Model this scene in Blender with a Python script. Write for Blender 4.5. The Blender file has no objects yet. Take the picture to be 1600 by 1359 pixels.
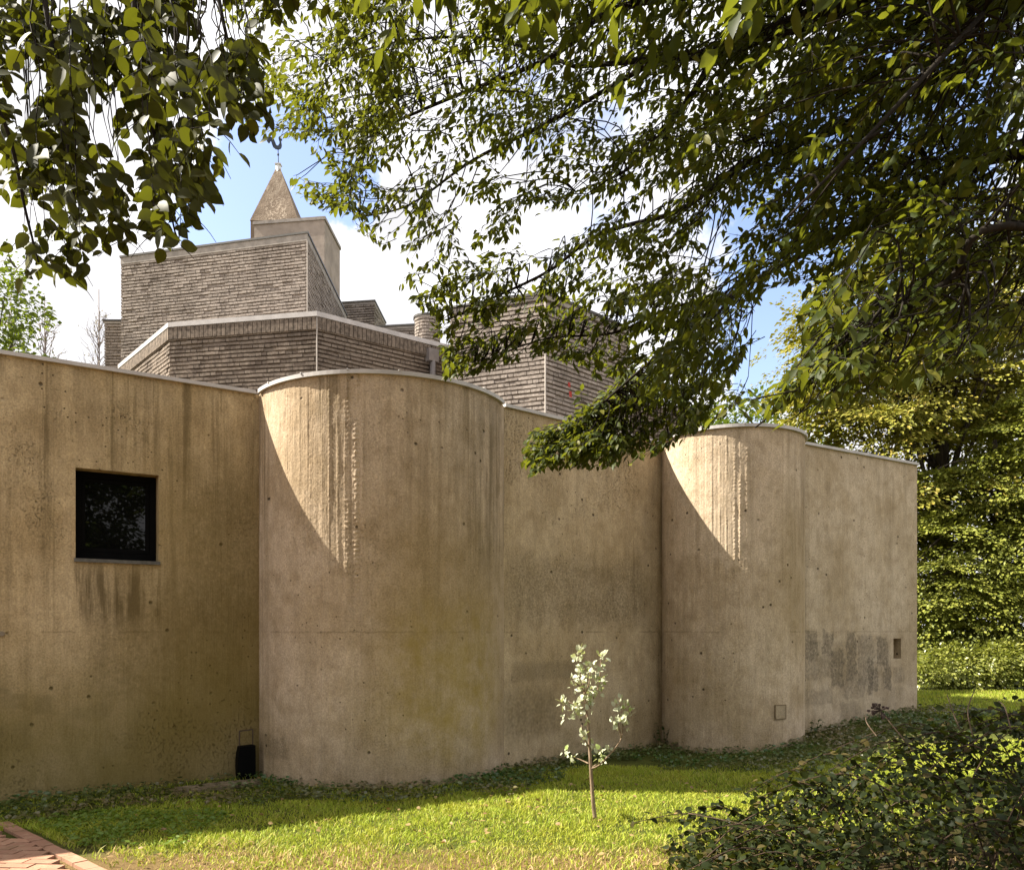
import bpy, math, random
import numpy as np
from mathutils import Vector
R = np.random.default_rng
scene = bpy.context.scene
COL = scene.collection
F = 1250.0; CX = 800.0; HY = 985.0; EYE = 1.6

def at(px, py, Y):
    """world point seen at a photo pixel for a given distance"""
    return np.array([(px-CX)/F*Y, Y, EYE+(HY-py)/F*Y])

# ------------------------------------------------------------------ helpers
def link(o, parent=None):
    COL.objects.link(o)
    if parent is not None: o.parent = parent
    return o
def tag(o, label=None, cat=None, group=None, kind=None):
    if label: o['label'] = label
    if cat: o['category'] = cat
    if group: o['group'] = group
    if kind: o['kind'] = kind
    return o
def empty(name, loc=(0,0,0)):
    o = bpy.data.objects.new(name, None); o.empty_display_size = .2
    o.location = loc; COL.objects.link(o); return o
def raw_mesh(name, V, loops, starts, mat, parent=None, smooth=False, uv=None):
    V = np.asarray(V, dtype=np.float32); loops = np.asarray(loops, dtype=np.int32); starts = np.asarray(starts, dtype=np.int32)
    if parent is not None and parent.parent is None and any(abs(c) > 1e-9 for c in parent.location):
        V = V - np.array(parent.location, dtype=np.float32)
    elif parent is not None and parent.parent is not None:
        g = parent.parent
        if any(abs(c) > 1e-9 for c in g.location): V = V - np.array(g.location, dtype=np.float32)
    me = bpy.data.meshes.new(name)
    me.vertices.add(len(V)); me.vertices.foreach_set('co', V.ravel())
    me.loops.add(len(loops)); me.loops.foreach_set('vertex_index', loops)
    me.polygons.add(len(starts)); me.polygons.foreach_set('loop_start', starts)
    me.polygons.foreach_set('use_smooth', np.full(len(starts), bool(smooth)))
    if uv is not None:
        l = me.uv_layers.new(name='UVMap')
        l.data.foreach_set('uv', np.asarray(uv, dtype=np.float32)[loops].ravel())
    me.update(calc_edges=True); me.validate()
    me.materials.append(mat)
    return link(bpy.data.objects.new(name, me), parent)
class MB:
    """collects faces of one mesh"""
    def __init__(s): s.v=[]; s.f=[]; s.uv=[]
    def add(s, vs, fs, uvs=None):
        n=len(s.v); s.v += [tuple(map(float,v)) for v in vs]
        s.uv += [tuple(u) for u in uvs] if uvs is not None else [(0,0)]*len(vs)
        s.f += [tuple(i+n for i in f) for f in fs]; return s
    def quad(s,a,b,c,d,uv=None): return s.add([a,b,c,d],[(0,1,2,3)],uv)
    def prism(s, poly, z0, z1):
        """poly counter-clockwise from above"""
        n=len(poly); vs=[(p[0],p[1],z0) for p in poly]+[(p[0],p[1],z1) for p in poly]
        fs=[tuple(range(n-1,-1,-1)), tuple(range(n,2*n))]+[(i,(i+1)%n,n+(i+1)%n,n+i) for i in range(n)]
        return s.add(vs,fs)
    def box(s, c, d, rz=0.0):
        x,y,z=d[0]/2,d[1]/2,d[2]/2; ca,sa=math.cos(rz),math.sin(rz)
        pts=[(-x,-y),(x,-y),(x,y),(-x,y)]
        vs=[(c[0]+p[0]*ca-p[1]*sa, c[1]+p[0]*sa+p[1]*ca, c[2]+zz) for zz in (-z,z) for p in pts]
        return s.add(vs,[(3,2,1,0),(4,5,6,7),(0,1,5,4),(1,2,6,5),(2,3,7,6),(3,0,4,7)])
    def tube(s, pts, r0, r1, n=6):
        pts=[np.asarray(p,float) for p in pts]; m=len(pts); vs=[]; fs=[]
        ref=np.array([.31,.17,.93])
        for i,p in enumerate(pts):
            t=pts[min(i+1,m-1)]-pts[max(i-1,0)]; t=t/(np.linalg.norm(t)+1e-9)
            a=np.cross(t,ref); a/= (np.linalg.norm(a)+1e-9); b=np.cross(t,a)
            r=r0+(r1-r0)*i/(m-1)
            for k in range(n):
                th=2*math.pi*k/n; vs.append(p+r*(math.cos(th)*a+math.sin(th)*b))
        for i in range(m-1):
            for k in range(n):
                fs.append((i*n+k, i*n+(k+1)%n, (i+1)*n+(k+1)%n, (i+1)*n+k))
        fs.append(tuple(range(n-1,-1,-1))); fs.append(tuple((m-1)*n+k for k in range(n)))
        return s.add(vs,fs)
    def build(s, name, mat, parent=None, smooth=False):
        loops=[i for f in s.f for i in f]; st=np.cumsum([0]+[len(f) for f in s.f])[:-1]
        return raw_mesh(name, s.v, loops, st, mat, parent, smooth, s.uv)

def vnoise(x, y, seed=0):
    """smooth 2D value noise in numpy, 0..1"""
    g=R(seed).random((64,64)); x=np.asarray(x,float); y=np.asarray(y,float)
    xi=np.floor(x).astype(int); yi=np.floor(y).astype(int); fx=x-xi; fy=y-yi
    fx=fx*fx*(3-2*fx); fy=fy*fy*(3-2*fy)
    def G(i,j): return g[i%64,j%64]
    return (G(xi,yi)*(1-fx)+G(xi+1,yi)*fx)*(1-fy)+(G(xi,yi+1)*(1-fx)+G(xi+1,yi+1)*fx)*fy
def in_poly(px, py, poly):
    px=np.asarray(px); py=np.asarray(py); c=np.zeros(px.shape,bool); n=len(poly)
    for i in range(n):
        x1,y1=poly[i]; x2,y2=poly[(i+1)%n]
        if y1==y2: continue
        c ^= ((y1>py)!=(y2>py)) & (px < (x2-x1)*(py-y1)/(y2-y1)+x1)
    return c

def in_poly1(x,y,poly):
    c=False; x1,y1=poly[-1]
    for x2,y2 in poly:
        if (y1>y)!=(y2>y) and x<(x2-x1)*(y-y1)/(y2-y1)+x1: c=not c
        x1,y1=x2,y2
    return c
# ------------------------------------------------------------------ node helpers
def new_mat(name):
    m=bpy.data.materials.new(name); m.use_nodes=True; nt=m.node_tree; nt.nodes.clear()
    return m, nt
class N:
    def __init__(s, nt): s.nt=nt
    def n(s, t, **kw):
        nd=s.nt.nodes.new(t)
        for k,v in kw.items(): setattr(nd,k,v)
        return nd
    def l(s,a,b): s.nt.links.new(a,b)
    def put(s, sock, v):
        if isinstance(v,(int,float,tuple,list)): sock.default_value = v
        else: s.l(v, sock)
    def math(s, op, a, b=0.0, clamp=False):
        nd=s.n('ShaderNodeMath', operation=op, use_clamp=clamp); s.put(nd.inputs[0],a); s.put(nd.inputs[1],b); return nd.outputs[0]
    def smooth(s, v, a, b):
        nd=s.n('ShaderNodeMapRange', interpolation_type='SMOOTHSTEP'); s.put(nd.inputs[0],v)
        nd.inputs[1].default_value=a; nd.inputs[2].default_value=b; return nd.outputs[0]
    def lin(s, v, a, b, c=0., d=1.):
        nd=s.n('ShaderNodeMapRange'); s.put(nd.inputs[0],v)
        for i,q in zip((1,2,3,4),(a,b,c,d)): nd.inputs[i].default_value=q
        return nd.outputs[0]
    def noise(s, vec, scale, detail=4, rough=.55, sc=None):
        if sc is not None:
            mp=s.n('ShaderNodeMapping'); mp.inputs['Scale'].default_value=sc; s.l(vec,mp.inputs[0]); vec=mp.outputs[0]
        nd=s.n('ShaderNodeTexNoise'); nd.inputs['Scale'].default_value=scale; nd.inputs['Detail'].default_value=detail
        nd.inputs['Roughness'].default_value=rough; s.l(vec,nd.inputs['Vector']); return nd.outputs['Fac']
    def mix(s, fac, a, b, mode='MIX'):
        nd=s.n('ShaderNodeMix', data_type='RGBA', blend_type=mode)
        s.put(nd.inputs[0],fac); s.put(nd.inputs[6],a if not isinstance(a,tuple) else (*a,1)[:4]); s.put(nd.inputs[7],b if not isinstance(b,tuple) else (*b,1)[:4])
        return nd.outputs[2]
    def box(s, u, v, u0,u1,v0,v1, su, sv):
        a=s.smooth(u,u0-su,u0+su); b=s.smooth(u,u1+su,u1-su); c=s.smooth(v,v0-sv,v0+sv); d=s.smooth(v,v1+sv,v1-sv)
        return s.math('MULTIPLY', s.math('MULTIPLY',a,b), s.math('MULTIPLY',c,d))
    def principled(s, col, rough=.8, spec=.3, metal=0., bump=None, bdist=.01, bstr=1.):
        p=s.n('ShaderNodeBsdfPrincipled'); s.put(p.inputs['Base Color'], col if not isinstance(col,tuple) else (*col,1)[:4])
        s.put(p.inputs['Roughness'],rough); p.inputs['Specular IOR Level'].default_value=spec; p.inputs['Metallic'].default_value=metal
        if bump is not None:
            b=s.n('ShaderNodeBump'); b.inputs['Distance'].default_value=bdist; b.inputs['Strength'].default_value=bstr
            s.l(bump,b.inputs['Height']); s.l(b.outputs[0],p.inputs['Normal'])
        return p
    def out(s, sh):
        o=s.n('ShaderNodeOutputMaterial'); s.l(sh.outputs[0] if hasattr(sh,'outputs') else sh,o.inputs[0])

def concrete_mat(name, tone=(1,1,1), stains=(), seed=0., algae=.5, dirt=.5, grit=.6):
    m,nt=new_mat(name); q=N(nt)
    geo=q.n('ShaderNodeNewGeometry').outputs['Position']
    off=q.n('ShaderNodeVectorMath', operation='ADD'); q.l(geo,off.inputs[0]); off.inputs[1].default_value=(seed,seed*1.7,0); P=off.outputs[0]
    uvn=q.n('ShaderNodeUVMap'); sep=q.n('ShaderNodeSeparateXYZ'); q.l(uvn.outputs[0],sep.inputs[0]); u,v=sep.outputs[0],sep.outputs[1]
    c=q.mix(q.smooth(q.noise(P,.9,5,.6),.35,.68), tuple(a*b for a,b in zip((.49,.395,.28),tone)), tuple(a*b for a,b in zip((.375,.288,.182),tone)))
    c=q.mix(q.math('MULTIPLY',q.smooth(q.noise(P,5,6,.65),.42,.7),.35), c, (.20,.135,.06))
    # streaks running down
    st=q.noise(P,1.,5,.6,(4.5,4.5,.22)); st2=q.noise(P,1.,4,.6,(16,16,.5))
    topf=q.lin(v,4.2,1.6,1.,.35)
    sm=q.math('MULTIPLY',q.math('MULTIPLY',q.smooth(st,.46,.68),q.smooth(st2,.40,.58)),topf)
    c=q.mix(q.math('MULTIPLY',sm,.75*dirt*1.6,True), c, (.115,.083,.036))
    pale=q.noise(P,1.,4,.6,(7,7,.3))
    c=q.mix(q.math('MULTIPLY',q.smooth(pale,.58,.75),.30), c, (.46,.36,.23))
    # algae, low down and in patches
    al=q.math('MULTIPLY',q.smooth(q.noise(P,.55,4,.6),.38,.66), q.lin(v,3.6,.2,0.05,1.))
    c=q.mix(q.math('MULTIPLY',al,algae), c, (.185,.135,.030))
    foot=q.math('MULTIPLY',q.smooth(v,1.0,.0), q.smooth(q.noise(P,2.2,4,.6,(1,1,.6)),.3,.7))
    c=q.mix(q.math('MULTIPLY',foot,.6*algae), c, (.105,.088,.030))
    # pour joint
    wob=q.math('MULTIPLY',q.math('SUBTRACT',q.noise(P,9,2),.5),.03)
    jd=q.math('ABSOLUTE',q.math('SUBTRACT',q.math('ADD',v,wob),1.585))
    jn=q.math('MULTIPLY',q.smooth(jd,.016,.002), q.smooth(q.noise(P,2.5,3),.42,.6))
    c=q.mix(q.math('MULTIPLY',jn,.35), c, (.10,.07,.03))
    # pits and blow holes
    vo=q.n('ShaderNodeTexVoronoi'); vo.inputs['Scale'].default_value=4.6; q.l(P,vo.inputs['Vector'])
    pit=q.math('MULTIPLY',q.smooth(vo.outputs['Distance'],.10,.05), q.smooth(q.noise(P,1.6,2),.46,.52))
    vo2=q.n('ShaderNodeTexVoronoi'); vo2.inputs['Scale'].default_value=13.; q.l(P,vo2.inputs['Vector'])
    pit=q.math('MAXIMUM',pit,q.math('MULTIPLY',q.smooth(vo2.outputs['Distance'],.13,.06), q.smooth(q.noise(P,1.1,3),.52,.60)))
    rough=q.math('MULTIPLY',q.smooth(q.noise(P,48,6,.8,(1,1,.8)),.545,.63), q.smooth(q.noise(P,.7,4,.65),.50,.66))
    c=q.mix(q.math('MULTIPLY',rough,grit), c, (.11,.078,.032))
    c=q.mix(q.math('MULTIPLY',pit,.85), c, (.04,.028,.014))
    g=q.noise(P,60,3,.7)
    gl=q.lin(g,.3,.7,.70,1.25); gm=q.math('ADD',q.math('MULTIPLY',q.noise(P,1.,5,.7,(15,15,3.2)),.55),q.math('MULTIPLY',q.noise(P,6.5,6,.72,(1,1,.7)),.45)); gl=q.math('MULTIPLY',gl,q.lin(gm,.3,.7,.80,1.2))
    cc=q.n('ShaderNodeCombineColor'); 
    for i in range(3): q.l(gl,cc.inputs[i])
    c=q.mix(1., c, cc.outputs[0], 'MULTIPLY')
    du=q.math('ADD',u,q.math('MULTIPLY',q.math('SUBTRACT',q.noise(P,5.5,3,.6),.5),.20)); dv=q.math('ADD',v,q.math('MULTIPLY',q.math('SUBTRACT',q.noise(off.outputs[0],4.3,3,.6,(1.3,1.1,1.2)),.5),.20))
    for s in stains:
        k=q.box(*((du,dv) if s.get('blot') else (u,v)),*s['r'],*s['s'])
        if s.get('streak'):
            k=q.math('MULTIPLY',k,q.smooth(q.noise(P,1.,4,.65,(s['streak'],s['streak'],.7)),.40,.62))
        if s.get('blot'):
            k=q.math('MULTIPLY',q.smooth(k,.0,1.),q.lin(q.noise(P,s['blot']*3,6,.75),.32,.66,.05,1.))
        c=q.mix(q.math('MULTIPLY',k,s['f']), c, s['c'])
    h=q.math('ADD',q.math('MULTIPLY',g,.25),q.math('MULTIPLY',q.noise(P,22,5,.7,(1,1,.5)),.55))
    h=q.math('ADD',h,q.math('MULTIPLY',q.noise(P,1.,4,.65,(26,26,1.0)),.8))
    h=q.math('SUBTRACT',h,q.math('MULTIPLY',q.math('ADD',pit,q.math('MULTIPLY',rough,grit)),1.3))
    q.out(q.principled(c,.9,.18,bump=h,bdist=.012,bstr=.9))
    return m

def brick_mat(name, ca, cb, dark, u_len=.23, stain=.4):
    m,nt=new_mat(name); q=N(nt)
    uv=q.n('ShaderNodeUVMap').outputs[0]; P=q.n('ShaderNodeNewGeometry').outputs['Position']
    b=q.n('ShaderNodeTexBrick'); q.l(uv,b.inputs['Vector']); b.inputs['Scale'].default_value=1
    b.inputs['Brick Width'].default_value=u_len; b.inputs['Row Height'].default_value=.075; b.inputs['Mortar Size'].default_value=.006
    b.inputs['Mortar Smooth'].default_value=.2; b.inputs['Bias'].default_value=-.15
    b.inputs['Color1'].default_value=(*ca,1); b.inputs['Color2'].default_value=(*cb,1); b.inputs['Mortar'].default_value=(*dark,1)
    c=b.outputs[0]
    c=q.mix(q.math('MULTIPLY',q.smooth(q.noise(P,.9,5,.65),.45,.7),stain), c, dark)
    st=q.noise(P,1.,4,.6,(6,6,.35)); c=q.mix(q.math('MULTIPLY',q.smooth(st,.55,.75),stain*.7), c, tuple(x*.7 for x in dark))
    g=q.lin(q.noise(P,25,4,.7),.3,.7,.6,1.35); cc=q.n('ShaderNodeCombineColor')
    for i in range(3): q.l(g,cc.inputs[i])
    c=q.mix(1.,c,cc.outputs[0],'MULTIPLY')
    h=q.math('ADD',q.math('MULTIPLY',b.outputs['Fac'],-1.),q.math('MULTIPLY',q.noise(P,30,4,.7),.8))
    q.out(q.principled(c,.92,.15,bump=h,bdist=.008,bstr=.8)); return m

def plain_mat(name, col, rough=.7, metal=0., spec=.3, var=.25, scale=12., bump=.0):
    m,nt=new_mat(name); q=N(nt); P=q.n('ShaderNodeNewGeometry').outputs['Position']
    f=q.smooth(q.noise(P,scale,5,.65),.3,.7)
    c=q.mix(f, tuple(x*(1-var) for x in col), tuple(min(1,x*(1+var)) for x in col))
    q.out(q.principled(c,rough,spec,metal,bump=q.noise(P,scale*3,4,.7) if bump else None,bdist=bump or .01)); return m

def leaf_mat(name, ca, cb, cc=None, trans=.35, tcol=None, rough=.45, spec=.35, patch=None):
    m,nt=new_mat(name); q=N(nt); geo=q.n('ShaderNodeNewGeometry'); rnd=geo.outputs['Random Per Island']; P=geo.outputs['Position']
    c=q.mix(rnd, ca, cb)
    if cc is not None: c=q.mix(q.smooth(q.math('FRACT',q.math('MULTIPLY',rnd,7.31)),.80,.97), c, cc)
    if patch is not None: c=q.mix(q.smooth(q.noise(P,patch[1],3,.6),.42,.62), c, patch[0])
    g=q.lin(q.noise(P,40,2,.6),.3,.7,.85,1.15); k=q.n('ShaderNodeCombineColor')
    for i in range(3): q.l(g,k.inputs[i])
    c=q.mix(1.,c,k.outputs[0],'MULTIPLY')
    p=q.principled(c,rough,spec)
    t=q.n('ShaderNodeBsdfTranslucent')
    if tcol is None: tcol=tuple(min(1,x*1.5) for x in (ca[0]*1.15,ca[1]*1.1,ca[2]*.6))
    tc=q.mix(rnd, tcol, tuple(x*.8 for x in tcol)); q.l(tc,t.inputs[0])
    ms=q.n('ShaderNodeMixShader'); ms.inputs[0].default_value=trans; q.l(p.outputs[0],ms.inputs[1]); q.l(t.outputs[0],ms.inputs[2])
    q.out(ms); return m

def bark_mat(name, ca, cb):
    m,nt=new_mat(name); q=N(nt); P=q.n('ShaderNodeNewGeometry').outputs['Position']
    f=q.noise(P,1.,5,.7,(30,30,6)); c=q.mix(q.smooth(f,.35,.65),ca,cb)
    q.out(q.principled(c,.9,.15,bump=f,bdist=.01)); return m

# ------------------------------------------------------------------ leaves
def leaf_template(kind):
    if kind=='ovate':       # 9-vertex folded leaf with curved tip
        ys=[0,.18,.42,.7]; w=[.0,.27,.36,.22]; V=[]; 
        mid=[(0,0,0),(0,.22,.0),(0,.5,-.02),(0,.78,-.06),(0,1.0,-.14)]
        L=[(-.20,.06,.05),(-.34,.25,.07),(-.36,.48,.05),(-.25,.72,.01),(-.09,.90,-.08)]; Rr=[(-a,b,c) for a,b,c in L]
        V=mid+L+Rr
        Fs=[(0,1,6,5),(1,2,7,6),(2,3,8,7),(3,4,9,8),(0,10,11,1),(1,11,12,2),(2,12,13,3),(3,13,14,4)]
    elif kind=='lance':
        mid=[(0,0,0),(0,.3,.01),(0,.68,-.03),(0,1.0,-.12)]
        L=[(-.21,.30,.05),(-.19,.62,.02)]; Rr=[(-a,b,c) for a,b,c in L]
        V=mid+L+Rr
        Fs=[(0,1,4),(1,2,5,4),(2,3,5),(0,6,1),(1,6,7,2),(2,7,3)]
    else:                   # 'card': two triangles folded along the midrib
        V=[(0,0,0),(0,1,-.06),(-.32,.48,.07),(.32,.48,.07)]; Fs=[(0,1,2),(0,3,1)]
    return np.array(V,float), Fs
def build_leaves(name, P, D, Nn, S, kind, mat, parent, smooth=True):
    P=np.asarray(P,float); D=np.asarray(D,float); Nn=np.asarray(Nn,float); S=np.asarray(S,float)
    T,Fs=leaf_template(kind)
    D=D/(np.linalg.norm(D,axis=1,keepdims=True)+1e-9); X=np.cross(D,Nn); X/= (np.linalg.norm(X,axis=1,keepdims=True)+1e-9); Z=np.cross(X,D)
    V=P[:,None,:]+S[:,None,None]*(T[None,:,0,None]*X[:,None,:]+T[None,:,1,None]*D[:,None,:]+T[None,:,2,None]*Z[:,None,:])
    n,k=len(P),len(T)
    fl=np.array([i for f in Fs for i in f]); ln=np.array([len(f) for f in Fs])
    loops=(np.arange(n)[:,None]*k+fl[None,:]).ravel()
    st0=np.concatenate([[0],np.cumsum(ln)[:-1]]); starts=(np.arange(n)[:,None]*ln.sum()+st0[None,:]).ravel()
    return raw_mesh(name, V.reshape(-1,3), loops, starts, mat, parent, smooth)
def unit(v): v=np.asarray(v,float); return v/(np.linalg.norm(v)+1e-9)

class Spray:
    """grows leafy twigs; collects leaves and wood of one tree"""
    def __init__(s, rng): s.r=rng; s.P=[]; s.D=[]; s.N=[]; s.S=[]; s.wood=MB(); s.cnt=0
    def leaf(s, p, d, n, sz): s.P.append(p); s.D.append(d); s.N.append(n); s.S.append(sz)
    def twig(s, base, d, length, size, step, droop, depth=1, r=.003, upn=(0,0,1), accept=None):
        rg=s.r; d=unit(d); p=np.array(base,float); n=max(3,int(length/step)); pts=[p.copy()]; side=rg.choice([-1,1]); up=np.array(upn,float)
        for i in range(n):
            d=unit(d+np.array([rg.normal(0,.07),rg.normal(0,.07),-droop*step+rg.normal(0,.05)]))
            p=p+d*step
            if accept is not None and not accept(p): break
            pts.append(p.copy()); side=-side
            lat=np.cross(d,up); lat=unit(lat)*side
            if depth>0 and i>0 and i<n-1 and rg.random()<.62:
                s.twig(p, unit(d*.75+lat*.75+np.array([0,0,rg.normal(-.05,.12)])), length*(.25+.35*rg.random())*(1-i/n*.5), size, step, droop, depth-1, r*.6, up, accept)
            else:
                ld=unit(d*.6+lat*.7+np.array([0,0,-.55+rg.normal(0,.3)])); nn=unit(up+rg.normal(0,.45,3)); sz=size*(.65+.6*rg.random())
                if accept is None or accept(p+ld*sz): s.leaf(p+ld*.01, ld, nn, sz)
        ld=unit(d+rg.normal(0,.15,3)); 
        if accept is None or accept(p+ld*size): s.leaf(p, ld, unit(up+rg.normal(0,.3,3)), size*(.7+.4*rg.random()))
        if len(pts)>1: s.wood.tube(pts[::2] if len(pts)>4 else pts, r, r*.35, 4)

def smooth_path(pts, n=6):
    pts=[np.asarray(p,float) for p in pts]; out=[]
    for i in range(len(pts)-1):
        p0=pts[max(i-1,0)]; p1=pts[i]; p2=pts[i+1]; p3=pts[min(i+2,len(pts)-1)]
        for k in range(n):
            t=k/n; out.append(.5*((2*p1)+(-p0+p2)*t+(2*p0-5*p1+4*p2-p3)*t*t+(-p0+3*p1-3*p2+p3)*t**3))
    out.append(pts[-1]); return out

# ------------------------------------------------------------------ camera, light, sky
cam=bpy.data.cameras.new('camera'); co=bpy.data.objects.new('camera',cam); COL.objects.link(co)
co.location=(0,0,EYE); co.rotation_euler=(math.radians(90),0,0)
cam.sensor_fit='HORIZONTAL'; cam.sensor_width=36; cam.lens=F/1600*36; cam.shift_x=0; cam.shift_y=(HY-679.5)/1600
cam.clip_start=.05; cam.clip_end=2000; scene.camera=co

AZ=math.radians(4); EL=math.radians(46)
sun_dir=Vector((-math.cos(AZ)*math.cos(EL), math.sin(AZ)*math.cos(EL), math.sin(EL)))
sl=bpy.data.lights.new('sun','SUN'); sl.energy=5.0; sl.angle=math.radians(.53); sl.color=(1,.93,.80)
so=bpy.data.objects.new('sun',sl); so.rotation_euler=sun_dir.to_track_quat('Z','Y').to_euler(); so.location=(-20,2,25); COL.objects.link(so)

w=bpy.data.worlds.new('World'); scene.world=w; w.use_nodes=True; nt=w.node_tree; nt.nodes.clear(); q=N(nt)
sky=q.n('ShaderNodeTexSky', sky_type='NISHITA', sun_disc=False); sky.sun_elevation=EL; sky.sun_rotation=math.atan2(sun_dir.x,sun_dir.y)
sky.air_density=1.; sky.dust_density=1.; sky.ozone_density=1.5
gen=q.n('ShaderNodeTexCoord').outputs['Generated']
nz=q.noise(gen,3.2,7,.62,(1,1,1.6)); nz2=q.noise(gen,9,5,.6,(1,1,1.4))
cl=q.math('ADD',q.math('MULTIPLY',nz,1.0),q.math('MULTIPLY',nz2,.35))
cl=q.math('ADD',cl,.02)
nzd=q.noise(gen,8,6,.62)
for (px,py,rad,amt) in ((415,285,.13,.34),(500,235,.10,.30),(345,330,.07,.2),(1215,510,.12,.6),(1420,220,.22,.5),(1300,380,.16,.5),(560,500,.10,.12)):
    d=unit(((px-CX)/F,1,(HY-py)/F)); vm=q.n('ShaderNodeVectorMath',operation='DISTANCE'); q.l(gen,vm.inputs[0]); vm.inputs[1].default_value=tuple(d)
    cl=q.math('SUBTRACT',cl,q.math('MULTIPLY',q.smooth(q.math('ADD',vm.outputs['Value'],q.math('MULTIPLY',q.math('SUBTRACT',nzd,.5),.22)),rad,rad*.1),amt))
fac=q.smooth(cl,.42,.62)
shade=q.lin(q.noise(gen,5.5,5,.6,(1,1,2)),.35,.68,.60,1.02); cc=q.n('ShaderNodeCombineColor')
CLOUD=(5.0,4.93,5.05)
for i in range(3): q.l(q.math('MULTIPLY',shade,CLOUD[i]),cc.inputs[i])
skyb=q.mix(1.,sky.outputs[0],(1.15,1.02,1.02),'MULTIPLY')
col=q.mix(fac,skyb,cc.outputs[0])
bg=q.n('ShaderNodeBackground'); bg.inputs[1].default_value=.10; q.l(col,bg.inputs[0])
wo=q.n('ShaderNodeOutputWorld'); q.l(bg.outputs[0],wo.inputs[0])
vs=scene.view_settings; vs.view_transform='Standard'; vs.look='None'; vs.gamma=1; vs.exposure=1.70
scene.cycles.max_bounces=8; scene.cycles.transparent_max_bounces=8; scene.cycles.use_denoising=True

# ------------------------------------------------------------------ plan of the concrete building
A=np.array([-4.82,7.53]); B=np.array([-2.79,8.83]); A0=A-(B-A)/np.linalg.norm(B-A)*6.0
C1=np.array([-1.53,9.57]); r1=np.linalg.norm(B-C1)
C=np.array([-.13,9.27]); D=np.array([2.10,11.20]); C2=np.array([3.065,11.175]); r2=.966; E=np.array([4.03,11.15]); G=np.array([6.38,12.6])
ZT=4.20
def arc(c,r,p,q_,n):
    a0=math.atan2(p[1]-c[1],p[0]-c[0]); a1=math.atan2(q_[1]-c[1],q_[0]-c[0])
    if a0>0: a0-=2*math.pi
    if a1>0: a1-=2*math.pi
    if a1<a0: a1+=2*math.pi
    return [np.array([c[0]+r*math.cos(a0+(a1-a0)*i/n), c[1]+r*math.sin(a0+(a1-a0)*i/n)]) for i in range(n+1)]
arc1=arc(C1,r1,B,C,48); arc2=arc(C2,r2,D,E,40)
FOOT=[A0]+arc1+arc2+[G,np.array([4.1,15.4]),np.array([-9.5,16.6])]
FOOT=[np.array(p,float) for p in FOOT]
def zg(x,y):
    t=np.clip((np.asarray(x,float)-1.8)/5.0,0,1); return .35*t*t*(3-2*t)
sun_h=np.array([-math.cos(AZ),math.sin(AZ)])

# ------------------------------------------------------------------ ground
def axis(segs):
    out=[]
    for a,b,s in segs: out += list(np.arange(a,b,s))
    return np.array(out+[segs[-1][1]])
gx=axis([(-900,-60,60),(-60,-12,4),(-12,14,.25),(14,60,4),(60,900,60)]); gy=axis([(-900,-40,60),(-40,2,3),(2,22,.25),(22,60,4),(60,1200,60)])
XX,YY=np.meshgrid(gx,gy); ZZ=zg(XX,YY)+.02*(vnoise(XX*1.3,YY*1.3,5)-.5)
V=np.stack([XX,YY,ZZ],-1).reshape(-1,3); nx,ny=len(gx),len(gy)
ii=(np.arange(ny-1)[:,None]*nx+np.arange(nx-1)[None,:]).ravel()
fl=np.stack([ii,ii+1,ii+nx+1,ii+nx],1).ravel()
m,nt=new_mat('lawn_soil'); q=N(nt); P=q.n('ShaderNodeNewGeometry').outputs['Position']
sp=q.n('ShaderNodeSeparateXYZ'); q.l(P,sp.inputs[0])
c=q.mix(q.smooth(q.noise(P,3,5,.6),.35,.65),(.085,.095,.018),(.05,.062,.012))
dry=q.smooth(q.math('ADD',sp.outputs[1],q.math('MULTIPLY',q.math('SUBTRACT',q.noise(P,2.2,4,.6),.5),1.4)),6.05,5.55)
c=q.mix(q.math('MULTIPLY',dry,.8),c,(.16,.10,.045)); c=q.mix(q.smooth(q.noise(P,22,4,.7),.55,.7),c,(.10,.065,.03))
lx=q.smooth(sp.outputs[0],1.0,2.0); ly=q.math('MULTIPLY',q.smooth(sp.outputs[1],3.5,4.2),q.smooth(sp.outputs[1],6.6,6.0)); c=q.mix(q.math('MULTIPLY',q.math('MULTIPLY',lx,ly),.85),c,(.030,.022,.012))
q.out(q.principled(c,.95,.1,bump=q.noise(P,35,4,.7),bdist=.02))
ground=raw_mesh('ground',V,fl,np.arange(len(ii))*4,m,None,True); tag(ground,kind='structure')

# brick path: each paver raised a little from the bed
pe0=np.array([-2.60,5.22]); pdir=unit([-1.35,1.21]); pn=np.array([-pdir[1],pdir[0]])   # pn points to the path side
if pn[0]>0: pn=-pn
rng=R(3); mb=MB()
def paver(c0,L,W,ang):
    if in_poly(np.array([c0[0]]),np.array([c0[1]]),FOOT)[0]: return
    mb.box((c0[0],c0[1],float(zg(*c0))+.010+rng.normal(0,.002)),(L-.010,W-.010,.03),ang+rng.normal(0,.008))
for k in range(-14,10): paver(pe0+pdir*((k+.5)*.21)+pn*.052,.21,.105,math.atan2(pdir[1],pdir[0]))
ix=unit([1.,-.06]); iy=np.array([-ix[1],ix[0]])
for i in range(-30,12):
    for j in range(-20,30):
        c0=pe0+ix*(i*.21+(.105 if j%2 else 0))+iy*j*.105; d_=c0-pe0
        if d_@pn>.135 and d_@pdir<2.3: paver(c0,.21,.105,math.atan2(ix[1],ix[0]))
m,nt=new_mat('paver_brick'); q=N(nt); geo=q.n('ShaderNodeNewGeometry'); P=geo.outputs['Position']
c=q.mix(geo.outputs['Random Per Island'],(.36,.20,.13),(.27,.145,.095)); c=q.mix(q.math('MULTIPLY',q.smooth(q.noise(P,9,5,.7),.5,.7),.5),c,(.40,.27,.18))
c=q.mix(q.math('MULTIPLY',q.smooth(q.noise(P,2.5,4,.7),.5,.7),.4),c,(.14,.10,.05))
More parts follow.
